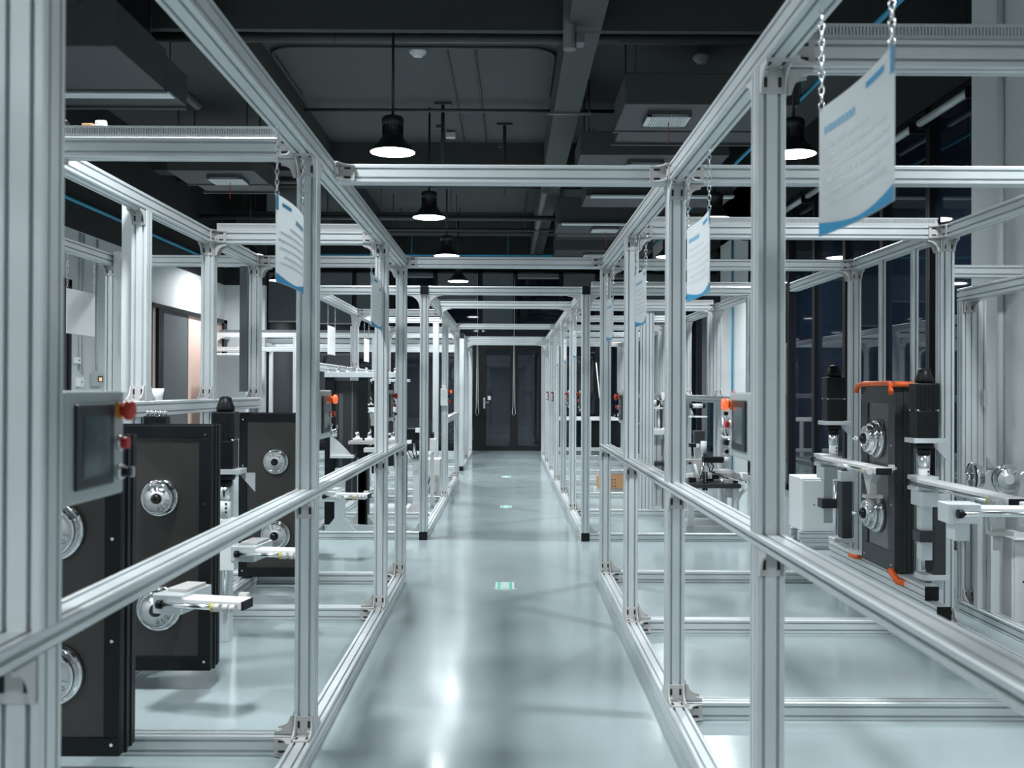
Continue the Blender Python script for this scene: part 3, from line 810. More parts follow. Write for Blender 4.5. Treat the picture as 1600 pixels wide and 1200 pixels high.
# black camera box stand in the left second frame
t = thing('camera_stand', 'black inspection cameras with tangled cables behind the last near left post', 'machine', (-.98, 10.9, 0))
part('post', MB().box((-.035, -.035, 0), (.035, .035, .66), 'alu', .003), t)
part('foot_gusset', MB().prism([(-.13, 0), (.13, 0), (.035, .12), (-.035, .12)], -.03, .03, 'cast', TR(0, -.02, .0)), t)
part('base_plate', MB().box((-.10, -.09, .64), (.16, .09, .67), 'white', .004), t)
part('camera', MB().box((-.10, -.08, .80), (.06, .06, .92), 'black', .006), t); part('camera', MB().box((.02, -.11, .80), (.13, .02, .87), 'black', .005), t)
part('support_rod', MB().cyl((-.02, 0, .67), (-.02, 0, .80), .015, 'steel', 10).cyl((.06, -.03, .67), (.06, -.03, .80), .012, 'steel', 10), t)
b = MB()
for i in range(5):
    a = i * 1.3
    b.tube([(-.06 + .04 * i, -.07, .80), (-.10 + .05 * i, -.14, .72 + .02 * math.sin(a)), (-.03 + .03 * i, -.15, .60), (.05 + .02 * i, -.12, .64), (.09, -.08, .67)], .006, 'black', 6)
part('cable', b, t)
part('white_valve', MB().box((.0, -.13, .88), (.05, -.08, .93), 'white', .004), t); part('white_valve', MB().box((-.09, -.12, .76), (-.04, -.08, .80), 'white', .004), t)
b = MB().cyl((-.16, -.08, .86), (-.30, -.08, .86), .012, 'white', 10).cyl((-.16, -.08, .80), (-.32, -.08, .80), .010, 'white', 10); part('cylinder', b, t)
t = thing('capped_post', 'short aluminium post with black top cap behind the last near left post', 'post', (-1.01, 11.4, 0))
part('profile', MB().box((-.037, -.037, 0), (.037, .037, .56), 'alu', .003), t); part('end_cap', MB().box((-.04, -.043, .56), (.04, .04, .64), 'black', .003), t)
part('gusset', MB().prism([(-.13, 0), (.13, 0), (.037, .11), (-.037, .11)], -.02, .02, 'cast'), t)

# black column machine behind the second left post
t = thing('press_machine', 'tall dark machine with black columns and chrome fittings, behind the second left post', 'machine', (-1.37, 9.5, 0))
for x in (-.29, .02): part('column', MB().box((x - .045, -.05, .074), (x + .045, .12, 1.45), 'casing', .004), t)
part('face_sheet', MB().box((-.245, -.01, .30), (-.025, .01, 1.42), 'casing2', .003).box((-.21, -.016, .32), (-.17, -.01, 1.30), 'sheet2', .002).box((-.09, -.016, .32), (-.08, -.01, 1.40), 'pipel', .001), t)
part('top_bar', MB().box((-.34, -.06, 1.45), (.42, .06, 1.50), 'alu', .003), t)
b = MB()
for i in range(9): b.cyl((-.31 + .09 * i, -.03, 1.50), (-.31 + .09 * i, -.03, 1.53 + .01 * (i % 3)), .012 + .003 * (i % 2), 'chrome', 10)
part('fitting', b, t)
part('red_pin', MB().cyl((.20, 0, 1.50), (.20, 0, 1.64), .020, 'red', 12), t); part('red_pin', MB().cyl((.34, .05, 1.50), (.34, .05, 1.57), .016, 'red', 12), t)
part('slide', MB().box((.10, -.02, .55), (.16, .05, 1.42), 'casing', .003).cyl((.22, 0, .60), (.22, 0, 1.40), .014, 'steel', 12).cyl((.32, 0, .60), (.32, 0, 1.40), .014, 'steel', 12), t)
b = MB().box((.08, -.10, 1.12), (.38, .06, 1.17), 'white', .004); b.box((.10, -.10, 1.00), (.24, .04, 1.12), 'cast', .005); b.cyl((.30, -.06, 1.17), (.30, -.06, 1.22), .03, 'chrome', 14); b.cyl((.36, -.06, 1.02), (.36, -.06, 1.12), .02, 'white', 12)
part('carriage', b, t)
part('hose', MB().tube([(.10, -.10, 1.13), (.18, -.16, 1.12), (.24, -.15, 1.02), (.25, -.12, .92), (.26, -.1, .80)], .012, 'cable', 8), t)
b = MB().box((-.27, -.14, .70), (-.05, .02, .73), 'white', .004).prism([(-.27, .73), (-.07, .73), (-.20, .86), (-.27, .92)], -.13, -.11, 'white').cyl((-.23, -.12, .90), (-.23, -.12, .97), .03, 'chrome', 12)
part('white_bracket', b, t)
b = MB()
for i in range(4): b.cyl((-.02 + .11 * i, -.10, .86), (-.02 + .11 * i, -.10, .885), .045, 'white', 14); b.cyl((-.02 + .11 * i, -.10, .885), (-.02 + .11 * i, -.10, .94), .022, 'chrome', 12)
b.box((-.10, -.15, .83), (.42, .05, .86), 'cast', .003); b.box((.05, -.20, .76), (.20, -.05, .80), 'white', .004); b.box((.20, -.20, .74), (.34, -.06, .76), 'blue', .003)
part('fixture_plate', b, t)
part('lower_post', MB().box((-.03, -.05, 0), (.05, .03, .70), 'alu', .003).prism([(-.12, .074), (.14, .074), (.05, .18), (-.03, .18)], -.04, .02, 'cast'), t)
b = MB(); rng = random.Random(11)
for i in range(16):
    x = rng.uniform(.09, .40); z = rng.uniform(.90, 1.40); k = rng.uniform(.012, .03)
    b.box((x - k, -.06, z - k), (x + k, .0, z + k), rng.choice(['black', 'cast', 'white', 'steel', 'chrome']), .003)
part('valve_cluster', b, t)
for i in range(3):
    for k in range(2): part('bolt', MB().cyl((.075 + .035 * k, -.055, 1.13 + .033 * i), (.075 + .035 * k, -.045, 1.13 + .033 * i), .008, 'white', 8), t)
part('base', MB().box((-.33, -.08, 0), (.42, .14, .074), 'alu', .003), t)
t = thing('gusseted_post', 'aluminium post with triangular feet on the floor beam right of the second left post', 'post', (-1.49, 9.0 + H, S))
part('profile', MB().box((-.044, -.03, 0), (.044, .03, .56), 'alu', .003), t)
part('gusset', MB().prism([(-.14, 0), (-.044, 0), (-.044, .12)], -.02, .02, 'alu'), t); part('gusset', MB().prism([(.044, 0), (.14, 0), (.044, .12)], -.02, .02, 'alu'), t)

# second machine in the left frame, behind the third left post
t = thing('dispensing_machine', 'dark machine with chrome rods and white valves behind the third left post', 'machine', (-1.35, 11.0, 0))
part('base', MB().box((-.26, -.20, 0), (.30, .20, S), 'alu', .003), t)
for x in (-.20, .22): part('column', MB().box((x - .035, .05, S), (x + .035, .12, 1.42), 'casing', .004), t)
part('back_plate', MB().box((-.165, .07, .50), (.185, .09, 1.40), 'casing2', .003), t)
part('top_plate', MB().box((-.26, -.05, 1.42), (.28, .14, 1.45), 'alu', .003), t)
for x in (-.10, .0, .12): part('guide_rod', MB().cyl((x, .0, .78), (x, .0, 1.42), .012, 'steel', 10), t)
part('carriage', MB().box((-.14, -.06, 1.14), (.16, .05, 1.20), 'white', .004), t)
part('table', MB().box((-.24, -.18, .74), (.28, .05, .78), 'cast', .004), t)
for i in range(4): part('nozzle', MB().cyl((-.12 + .085 * i, -.04, 1.02), (-.12 + .085 * i, -.04, 1.14), .022, 'chrome' if i % 2 else 'white', 10), t)
for i in range(3): part('fixture', MB().cyl((-.15 + .14 * i, -.10, .78), (-.15 + .14 * i, -.10, .81), .045, 'white', 14), t)
part('motor', MB().box((-.06, -.06, 1.24), (.06, .05, 1.36), 'black', .006), t)
part('hose', MB().tube([(-.10, -.06, 1.20), (-.16, -.13, 1.30), (-.20, -.12, 1.12), (-.15, -.10, .95), (-.10, -.08, .82)], .010, 'cable', 8), t)
part('cable', MB().tube([(.12, -.06, 1.20), (.20, -.14, 1.10), (.18, -.16, .95), (.24, -.12, .80)], .007, 'black', 6), t)
part('leg', MB().box((-.05, -.05, S), (.03, .02, .74), 'alu', .003), t)
# right second frame machines
t = thing('assembly_station', 'aluminium work station with white bubble wrapped table in the far right frame', 'machine', (1.62, 11.2, 0))
def px(x, y, d): return Vector(((x - 793) / F * d, d, E - (y - 609) / F * d))
def Q(x, y, d): v = px(x, y, d); return Vector((v.x - 1.62, v.y - 11.2, v.z))
def bq(b, x0, y0, x1, y1, d0, d1, m, bev=.003):
    """box whose near face spans the given extent at depth d0"""
    p, q = Q(x0, y0, d0), Q(x1, y1, d0); q.y = d1 - 11.2; return b.box(p, q, m, bev)
rng = random.Random(2); b = bq(MB(), 1010, 670, 1046, 679, 10.95, 11.25, 'white', .008); p0 = Q(1010, 670, 10.95)
for i in range(7):
    for k in range(7): b.cyl((p0.x + .02 + .035 * i, p0.y + .02 + .04 * k, p0.z - .002), (p0.x + .02 + .035 * i, p0.y + .02 + .04 * k, p0.z + .004 + rng.random() * .006), .017, 'white', 8)
part('wrapped_table', b, t, label='white wrapped table top')
for x0, x1, m_ in ((1018, 1026, 'alu'), (1027, 1034, 'alu'), (1037, 1041, 'cast')):
    q0, q1 = Q(x0, 679, 11.05), Q(x1, 700, 11.05); part('leg', MB().box((q0.x, q0.y, S), (q1.x, q0.y + .08, q0.z), m_, .003), t)
part('black_box', bq(MB(), 1004, 633, 1015, 646, 11.0, 11.1, 'black'), t); part('black_box', bq(MB(), 1004, 647, 1015, 661, 11.0, 11.1, 'black'), t)
b = MB().cyl(Q(1011, 628, 10.9), Q(1027, 628, 10.9), .026, 'white', 14); b.cyl(Q(1006, 628, 10.9), Q(1011, 628, 10.9), .034, 'black', 14); b.cyl(Q(1026, 628, 10.9), Q(1030, 628, 10.9), .034, 'black', 14); part('cylinder', b, t)
part('slide_bar', bq(MB(), 1010, 635.5, 1036, 638, 10.85, 10.9, 'white', .002), t)
b = MB().cyl(Q(1030, 618, 11.1), Q(1030, 668, 11.1), .014, 'steel', 10); bq(b, 1032, 620, 1036, 668, 11.1, 11.2, 'casing2'); bq(b, 1026, 640, 1030, 668, 11.2, 11.3, 'alu'); part('column', b, t)
b = MB().cyl(Q(1036, 612, 10.95), Q(1036, 632, 10.95), .018, 'white', 10); b.cyl(Q(1031, 626, 10.9), Q(1040, 626, 10.9), .020, 'chrome', 10); part('clamp', b, t)
part('plate', bq(MB(), 1001, 661, 1015, 664, 10.9, 11.1, 'cast', .002), t)
part('knob', MB().cyl(Q(1012, 684, 10.9), Q(1018, 684, 10.9), .028, 'black', 12), t)
b = MB()
for i in range(14): bq(b, 999, 640 + 5.4 * i, 1002.5, 644 + 5.4 * i, 10.95, 11.0, 'black')
part('cable_chain', b, t)
part('hose', MB().tube([Q(1013, 684, 10.9), Q(1009, 692, 10.85), Q(1008, 702, 10.85), Q(1012, 712, 10.9)], .016, 'cable', 8).tube([Q(1016, 688, 10.9), Q(1021, 698, 10.8), Q(1018, 708, 10.8), Q(1014, 714, 10.9)], .008, 'black', 6), t)
b = bq(MB(), 1001, 712, 1020, 721, 10.85, 11.2, 'cast'); bq(b, 1003, 700, 1008, 712, 10.95, 11.1, 'white'); bq(b, 1036, 686, 1042, 712, 11.1, 11.2, 'black'); part('foot_block', b, t)
b = MB(); bq(b, 999, 721, 1046, 727, 10.85, 11.4, 'casing2'); part('base', b, t)
for x in (1003, 1040): q0 = Q(x, 727, 11.0); part('support_leg', MB().box((q0.x - .02, 0 - .1, 0), (q0.x + .02, -.05, q0.z), 'alu', .002), t)
t = thing('assembly_station', 'pick and place station with black cylinder and cable chain, beside the closest right post', 'machine', (2.0, 9.75, 0))
def L_(x, y, d): v = px(x, y, d); return (v.x - 2.0, v.y - 9.75, v.z)
part('base', MB().box((-.32, -.30, 0), (.18, .30, .074), 'alu', .004), t); part('deck', MB().box((-.34, -.34, .43), (.18, .28, .47), 'casing2', .004), t)
for x in (-.28, .14):
    for y in (-.28, .24): part('leg', MB().box((x - .03, y - .03, .074), (x + .03, y + .03, .43), 'alu', .003), t)
part('black_cylinder', MB().box(L_(1100, 713, 9.7), L_(1128, 721, 9.8), 'black', .006).cyl(L_(1128, 717, 9.72), L_(1134, 717, 9.72), .02, 'black', 12), t)
part('valve', MB().cyl(L_(1132, 716, 9.7), L_(1141, 716, 9.7), .022, 'white', 12), t)
part('upper_cylinder', MB().cyl(L_(1082, 633, 9.9), L_(1098, 633, 9.9), .022, 'white', 14).cyl(L_(1078, 633, 9.9), L_(1082, 633, 9.9), .027, 'black', 14).cyl(L_(1098, 633, 9.9), L_(1102, 633, 9.9), .027, 'black', 14), t)
b = MB().box(L_(1079, 649, 9.9), L_(1103, 651, 10.0), 'white', .002); b.tube([L_(1080, 640, 9.9), L_(1084, 650, 9.9)], .008, 'cast', 6); part('bar', b, t)
b = MB().prism([(-.03, 0), (.03, 0), (.055, .46), (-.055, .46)], -.02, .02, 'alu', TR(*L_(1092, 745, 10.0)) ); part('tapered_plate', b, t)
part('tapered_plate', MB().prism([(-.03, 0), (.05, 0), (.03, .20), (-.06, .20)], -.02, .02, 'cast', TR(*L_(1093, 752, 9.75))), t)
part('tapered_plate', MB().prism([(-.02, 0), (.06, 0), (.03, .17), (-.06, .17)], -.02, .02, 'cast', TR(*L_(1140, 776, 9.5))), t)
b = MB()
for i in range(7):
    v = L_(1102, 738 + 4.2 * i, 9.5); b.box((v[0] - .022, v[1] - .03, v[2] - .010), (v[0] + .022, v[1] + .03, v[2] + .010), 'black', .003); b.cyl((v[0], v[1] - .032, v[2]), (v[0], v[1] - .03, v[2]), .006, 'cast', 8)
part('cable_chain', b, t)
b = MB().box(L_(1072, 717, 9.9), L_(1105, 724, 10.0), 'cast', .004).box(L_(1112, 733, 9.6), L_(1142, 738, 9.75), 'white', .004).box(L_(1120, 738, 9.6), L_(1166, 748, 9.7), 'cast', .004).cyl(L_(1116, 739, 9.5), L_(1166, 752, 9.2), .012, 'steel', 10)
part('slide_rail', b, t)
part('cable', MB().tube([L_(1105, 722, 9.6), L_(1109, 730, 9.5), L_(1110, 737, 9.5)], .006, 'black', 6).tube([L_(1111, 722, 9.6), L_(1116, 727, 9.5), L_(1112, 736, 9.5)], .006, 'black', 6), t)
part('hose', MB().tube([L_(1166, 762, 9.3), L_(1158, 770, 9.2), L_(1151, 783, 9.1), L_(1149, 800, 9.0)], .018, 'cable', 8).tube([L_(1128, 680, 9.6), L_(1134, 683, 9.5), L_(1141, 682, 9.5)], .012, 'cable', 8), t)
b = MB(); rng = random.Random(5)
for i in range(14):
    x = rng.uniform(1129, 1140); y = rng.uniform(635, 712); v = L_(x, y, 9.85)
    b.box((v[0] - .02, v[1], v[2] - .02), (v[0] + .02, v[1] + .04, v[2] + .02), rng.choice(['black', 'cast', 'white', 'steel', 'cast']), .004)
b.box(L_(1128, 622, 9.95), L_(1142, 730, 10.0), 'alu', .003)
part('valve_block', b, t)
b = MB(); rng = random.Random(9)
for i in range(26):
    x = rng.uniform(1078, 1166); y = 726 + (x - 1078) * .33 + rng.uniform(-6, 22); v = L_(x, y, rng.uniform(9.45, 9.9)); k = rng.uniform(.008, .022)
    b.box((v[0] - k * 1.6, v[1] - k, v[2] - k), (v[0] + k * 1.6, v[1] + k, v[2] + k), rng.choice(['black', 'cast', 'white', 'steel', 'casing2', 'cast']), .003)
part('fitting_cluster', b, t)
b = MB()
for x0, y0, x1, y1 in ((1086, 724, 1095, 756), (1100, 722, 1094, 752), (1128, 747, 1136, 775), (1140, 750, 1148, 776), (1158, 738, 1162, 752), (1128, 650, 1140, 700)):
    b.cyl(L_(x0, y0, 9.6), L_(x1, y1, 9.6), .012, 'white' if x0 % 4 else 'steel', 8)
part('strut', b, t)
b = MB().box(L_(1086, 672, 9.9), L_(1099, 690, 10.0), 'casing2', .004).box(L_(1079, 692, 9.8), L_(1086, 697, 9.9), 'black', .004).box(L_(1088, 693, 9.8), L_(1092, 698, 9.85), 'white', .003).cyl(L_(1100, 688, 9.8), L_(1100, 706, 9.8), .03, 'white', 12)
part('sensor_head', b, t)
part('red_lever', MB().box(L_(1144, 610, 9.9), L_(1148, 621, 9.95), 'red', .004), t)

# far table by the back glazing on the right
t = thing('dark_fronted_table', 'aluminium bench frame with dark rounded opening near the back glazing, right side', 'table', (1.75, 20.6, 0))
for x in (-.75, -.08, .60): part('leg', MB().box((x - .037, -.037, 0), (x + .037, .037, .72), 'alu', .003), t)
part('top_rail', MB().box((-.80, -.04, .72), (.80, .04, .80), 'white', .004), t); part('bottom_rail', MB().box((-.80, -.04, .10), (.80, .04, .17), 'alu', .003), t)
part('dark_panel', MB().box((-.04, .0, .17), (.56, .03, .72), 'black', .004), t)
part('cable', MB().tube([(.05, -.05, 1.9), (.12, -.06, 1.2), (.20, -.06, .95), (.12, -.05, .81)], .012, 'cable', 6), t)

# tall white cabinet at the far left
cabinet('tall bright white cupboard at the far left end, seen between frame posts', -4.62, -4.02, 15.6, 16.1, 0, 1.88)

# ------------------------------------------------------------------ floor markings
def arrow(label, y):
    b = MB(); z = .0012
    t = thing('floor_arrow', label, 'floor marking', (-.013, y, 0), 0, 'green floor arrows')
    b.box((-.03, -.12, .0002), (.03, .12, z), 'mark')
    for s_ in (-1, 1): b.box((s_ * .05, -.12, .0002), (s_ * .065, .12, z), 'mark'); b.box((s_ * .03, -.12, .0002), (s_ * .05, .12, z), 'green')
    b.prism([(0, 0)] * 0 + [(-.10, -.115), (0, -.17), (.10, -.115), (.065, -.115), (0, -.145), (-.065, -.115)], .0002, z, 'mark', mtx(Vector((0, 0, 0)), X3, Z3, Y3))
    b.prism([(-.065, -.118), (0, -.145), (.065, -.118)], .0002, z, 'green', mtx(Vector((0, 0, 0)), X3, Z3, Y3))
    part('marking', b, t)
arrow('green and white exit arrow on the floor, nearest the camera', 6.93)
arrow('green and white exit arrow on the floor midway down the aisle', 11.6)
arrow('faint floor arrow farthest down the aisle near the doors', 15.6)

# ------------------------------------------------------------------ room
XW0, XW1, YB, YF, ZC = -4.9, 3.83, 22.3, -5.5, E + 3.4
struct('floor', MB().box((XW0 - .8, YF, -.12), (XW1 + .1, YB + .2, 0), 'floor'))
struct('ceiling', MB().box((XW0 - .8, YF, ZC), (XW1 + .1, YB + .2, ZC + .15), 'ceil'))
ZW = E + 1.79
b = MB(); b.box((XW0 - .1, YF, 0), (XW0, 17.5, ZW), 'wall'); b.box((XW0 - .1, YF, ZW), (XW0, 17.5, ZC), 'wallk'); b.box((XW0 - .8, 17.62, 0), (XW0 - .7, YB, ZC), 'wall'); struct('wall_left', b)
b = MB(); b.box((XW0 - .7, 17.5, 0), (-4.2, 17.62, ZW), 'wall'); b.box((XW0 - .7, 17.5, ZW), (-4.2, 17.62, ZC), 'wallk'); struct('wall_left_return', b)
struct('wall_front', MB().box((XW0 - .1, YF - .1, 0), (XW1 + .1, YF, ZC), 'wall'))
# right wall: column, glazing, white stretch
b = MB(); b.box((XW1, YF, 0), (XW1 + .1, 6.0, ZC), 'wall'); b.box((XW1, 15.9, 0), (XW1 + .1, 18.2, ZC), 'wall'); b.box((XW1, 6, E + 2.6), (XW1 + .1, YB, ZC), 'wallk')
b.box((XW1 + .06, 6, 0), (XW1 + .1, YB, E + 2.6), 'wallk'); struct('wall_right', b)
struct('trim_1', MB().box((3.12, 5.2, 0), (XW1 + .02, 6.80, ZC), 'wall', .01))
b = MB(); b.box((XW0 - .7, YB, 0), (XW1, YB + .12, .06), 'frame'); b.box((XW0 - .7, YB, E + 2.62), (XW1, YB + .12, ZC), 'wallk')
b.box((XW0 - .7, YB + .08, 0), (XW1, YB + .12, ZC), 'wallk'); b.box((3.2, YB - .02, 0), (3.5, YB + .1, ZC), 'wall'); struct('wall_back', b)
wn = [0]
def window(x0, y0, x1, y1, z0, z1, horiz=None):
    """glazed bay between two points on a wall line"""
    wn[0] += 1
    d = Vector((x1 - x0, y1 - y0, 0)); L = d.length; d.normalize(); nrm = Vector((-d.y, d.x, 0))
    mx = mtx(Vector((x0, y0, 0)), d, nrm, Z3)
    b = MB(); k = .04
    for a, c in (((0, -.05, z0), (k, .06, z1)), ((L - k, -.05, z0), (L, .06, z1)), ((0, -.05, z0), (L, .06, z0 + .06)), ((0, -.05, z1 - .06), (L, .06, z1))):
        b.box(a, c, 'frame', 0, mx)
    if horiz: b.box((0, -.05, horiz - .03), (L, .06, horiz + .03), 'frame', 0, mx)
    o = struct('window_%d' % wn[0], b)
    p = bpy.data.objects.new('pane', MB().box((k, .0, z0 + .06), (L - k, .012, z1 - .06), 'glass', 0, mx).mesh('pane')); link(p, o, Matrix.Identity(4))
    return o
y = 6.82
while y < 15.8:
    window(XW1, min(y + 1.13, 15.9), XW1, y, .02, E + 2.55); y += 1.135
window(XW1, 20.2, XW1, 18.2, .02, E + 2.55); window(XW1, YB, XW1, 20.2, .02, E + 2.55)
XB = lambda p: (p - 793) * YB / F
bays = [(417, 487, 503), (487, 554, 506), (554, 612, 500), (612, 680, 433), (680, 750, 468), (750, 805, 506), (805, 876, 434), (876, 932, 450), (932, 990, 434), (990, 1042, 470)]
lab = ['leftmost slate roller blind on the back glazing', 'slate roller blind left of the far white sheet', 'slate roller blind behind the third left post',
       'nearly raised slate blind left of the aisle on the back glazing', 'half lowered slate blind left of the back doors', 'fully lowered slate blind above the back doors',
       'nearly raised slate blind right of the doors, above the tie beam', 'lowered slate blind behind the right black cap', 'raised slate blind behind the last near right post', 'rightmost slate blind on the back glazing']
for (a, c, yb), lb in zip(bays, lab):
    x0, x1 = XB(a), XB(c)
    if not (a in (750, 805)): window(x0, YB, x1, YB, .06, E + 2.62)
    else: window(x0, YB, x1, YB, E + .96, E + 2.62)
    t = thing('roller_blind', lb, 'blind', ((x0 + x1) / 2, YB - .07, E - (yb - 609) / F * YB), 0, 'slate roller blinds on the back glazing')
    zb = E - (yb - 609) / F * YB; zt = E + 2.58
    partw('fabric', MB().box((x0 + .05, YB - .075, zb), (x1 - .05, YB - .07, zt), 'blind'), t)
    partw('bottom_bar', MB().box((x0 + .05, YB - .082, zb - .03), (x1 - .05, YB - .063, zb), 'blindl'), t)
    partw('tube', MB().cyl((x0 + .05, YB - .072, zt), (x1 - .05, YB - .072, zt), .03, 'frame', 12), t)

window(XB(1042), YB, 3.2, YB, .06, E + 2.62)
# back doors
wd = MB(); x0, x1 = XB(740), XB(846); zt = E + .96; xm = XB(802)
for a, c in ((x0, x0 + .10), (XB(747), XB(760)), (XB(797), XB(809)), (x1 - .06, x1)): wd.box((a, YB - .06, 0), (c, YB + .06, zt), 'frame')
wd.box((x0, YB - .055, zt - .08), (x1, YB + .055, zt), 'frame'); wd.box((x0, YB - .055, 0), (x1, YB + .055, .10), 'frame')
d1 = struct('door_1', wd)
for a, c in ((x0 + .1, XB(747)), (XB(760), XB(797)), (XB(809), x1 - .06)):
    p = bpy.data.objects.new('pane', MB().box((a, YB, .10), (c, YB + .012, zt - .08), 'glass').mesh('pane')); link(p, d1, Matrix.Identity(4))
hz = E - (630 - 609) / F * YB; hx = XB(757)
b = MB().box((hx - .02, YB - .075, hz - .12), (hx + .02, YB - .06, hz + .12), 'steel', .004).cyl((hx, YB - .075, hz + .02), (hx, YB - .12, hz + .02), .012, 'steel', 10).cyl((hx, YB - .12, hz + .02), (hx + .13, YB - .12, hz + .02), .012, 'steel', 10)
p = bpy.data.objects.new('door_handle', b.mesh('door_handle')); link(p, d1, Matrix.Identity(4))
b = MB().box((XB(762), YB - .014, E - (625 - 609) / F * YB), (XB(767), YB, E - (619 - 609) / F * YB), 'white', .003)
p = bpy.data.objects.new('door_switch', b.mesh('door_switch')); link(p, d1, Matrix.Identity(4))
for (xx, lb) in ((746, 'white bead chain loop hanging at the left of the back doors'), (803, 'white bead chain loop hanging between the back door leaves')):
    b = MB(); x = XB(xx); zz = E - (650 - 609) / F * YB
    b.tube([(x - .01, YB - .10, E + 1.0), (x - .02, YB - .10, zz + .2), (x - .035, YB - .10, zz + .06), (x, YB - .10, zz), (x + .035, YB - .10, zz + .06), (x + .02, YB - .10, zz + .25), (x + .01, YB - .10, E + 1.0)], .006, 'white', 6)
    b.cyl((x, YB - .10, E + 1.0), (x, YB - .10, E + 2.55), .005, 'white', 6)
    single('blind_chain', b, lb, 'chain')

# left wall door and fittings
yl = lambda p: XW0 * F / (p - 793)
b = MB(); y0, y1 = yl(226), yl(348); zt = E + 1.17
for a, c in ((y0, y0 + .10), (y1 - .18, y1)): b.box((XW0, a, 0), (XW0 + .08, c, zt), 'frame')
b.box((XW0, y0, zt - .06), (XW0 + .08, y1, zt), 'frame'); b.box((XW0, yl(240), 0), (XW0 + .075, yl(248), zt), 'frame')
d2 = struct('door_2', b)
for nm, a, c, m_ in (('side_panel', 226, 240, 'pink'), ('leaf', 248, 290, 'leaf'), ('side_panel', 290, 348, 'pink')):  # side glass coloured pink to stand for its reflection
    p = bpy.data.objects.new(nm, MB().box((XW0, yl(a) + .02, 0), (XW0 + .04, yl(c) - .02, zt - .06), m_).mesh(nm)); link(p, d2, Matrix.Identity(4))
b = MB(); b.box((XW0, yl(101), 0), (XW0 + .06, yl(104.5), E + 1.2), 'frame'); b.box((XW0, 8.2, E + 1.12), (XW0 + .06, yl(104.5), E + 1.2), 'frame'); b.box((XW0, 8.2, 0), (XW0 + .03, yl(101), E + 1.12), 'leaf')
struct('door_3', b)
wp_ = lambda x, y: (XW0, yl(x), E - (y - 609) / F * yl(x))
for (xx, w, h, y_, lb, cat) in ((118.5, .09, .07, 566, 'small white wall box above another on the far left wall', 'wall box'), (122.5, .12, .10, 600, 'white junction box low on the far left wall', 'wall box')):
    p = wp_(xx, y_); b = MB().box((XW0, p[1] - w / 2, p[2] - h / 2), (XW0 + .05, p[1] + w / 2, p[2] + h / 2), 'white', .004); b.box((XW0 + .05, p[1] - .012, p[2] - .01), (XW0 + .051, p[1] + .012, p[2] + .01), 'dark')
    single('wall_box', b, lb, cat)
p = wp_(150, 597); t = thing('wall_controller', 'grey wall controller with small amber display on the far left wall', 'wall controller', p)
part('body', MB().box((0, -.15, -.07), (.06, .15, .08), 'panel', .006), t); part('display', MB().box((.06, -.07, -.02), (.062, .07, .05), 'bezel'), t)
part('readout', MB().box((.062, -.04, -.01), (.063, .04, .035), mat('amber_display', (.5, .35, .15), .4, emit=(1, .7, .35), es=.5)), t)
for xx, z0, lb in ((123.5, 590, 'thin vertical conduit on the left wall, left of a pair'), (129, 597, 'thin vertical conduit on the left wall, right of a pair'), (150.5, 590, 'single thin conduit above the wall controller')):
    p = wp_(xx, z0); b = MB().cyl((XW0 + .015, p[1], p[2] + .06), (XW0 + .015, p[1], ZW - .02), .011, 'wall' if xx < 140 else 'ink', 8)
    for z in (2.0, 2.4, 2.8): b.box((XW0, p[1] - .02, z), (XW0 + .028, p[1] + .02, z + .015), 'wall')
    single('wall_conduit', b, lb, 'conduit')

# roller tubes of the right windows
for i in range(8):
    y = 6.95 + 1.135 * i
    t = thing('roller_tube', 'pale blind roller tube high on the right glazing, counted from the white column: ' + ['first', 'second', 'third', 'fourth', 'fifth', 'sixth', 'seventh', 'eighth'][i], 'blind', (3.70, y + .5, E + 2.38), 0, 'blind tubes above the right glazing')
    part('tube', MB().cyl((0, -.48, .03), (0, .48, .03), .035, 'blindl', 14), t)
    for s_ in (-.485, .485): part('bracket', MB().box((-.03, s_ - .006, -.02), (.13, s_ + .006, .08), 'frame', .002), t)

# ------------------------------------------------------------------ ceiling structure
for i, (y0, y1) in enumerate(((2.6, 2.95), (8.42, 8.49), (13.9, 14.25), (19.4, 19.75))):
    struct('trim_%d' % (i + 2), MB().box((XW0, y0, E + 3.0), (XW1, y1, ZC), 'beam'))
struct('trim_6', MB().box((.49, YF, E + 3.001), (.77, YB, ZC), 'ceil')); struct('trim_7', MB().box((-2.72, YF, E + 3.001), (-2.43, YB, ZC), 'beam'))
def pipe(name, pts, r, m, label, cat='pipe', hang=None):
    b = MB(); b.tube(pts, r, m, 10)
    if hang:
        for h in hang: b.cyl((h[0], h[1], h[2]), (h[0], h[1], ZC - .001), .006, m, 6); b.torus(mtx(Vector(h), X3 if abs(pts[0][0] - pts[-1][0]) < .1 else Y3, Y3 if abs(pts[0][0] - pts[-1][0]) < .1 else -X3, Z3), r + .004, .004, m, 10, 4)
    return single(name, b, label, cat)
zp = E + 3.13
pipe('ceiling_pipe', [(XW0 + .05, 9.0, zp), (XW1 - .05, 9.0, zp)], .046, 'pipe', 'thick dark pipe crossing the ceiling just behind the first beam', hang=[(x, 9.0, zp) for x in (-3.4, -1.55, 1.0, 2.9)])
def loop(x0, x1, y0, y1, z, r=.25):
    pts = [(x0, y1, z)]
    for k in range(6): a = k / 5 * PI / 2; pts.append((x0 + r - r * math.cos(a), y0 + r - r * math.sin(a), z))
    for k in range(6): a = k / 5 * PI / 2; pts.append((x1 - r + r * math.sin(a), y0 + r - r * math.cos(a), z))
    pts.append((x1, y1, z)); return pts
pipe('ceiling_conduit', loop(-2.38, .46, 9.95, 11.6, E + 3.37), .018, 'pipe', 'thin dark conduit with rounded corners on the first ceiling bay', 'conduit')
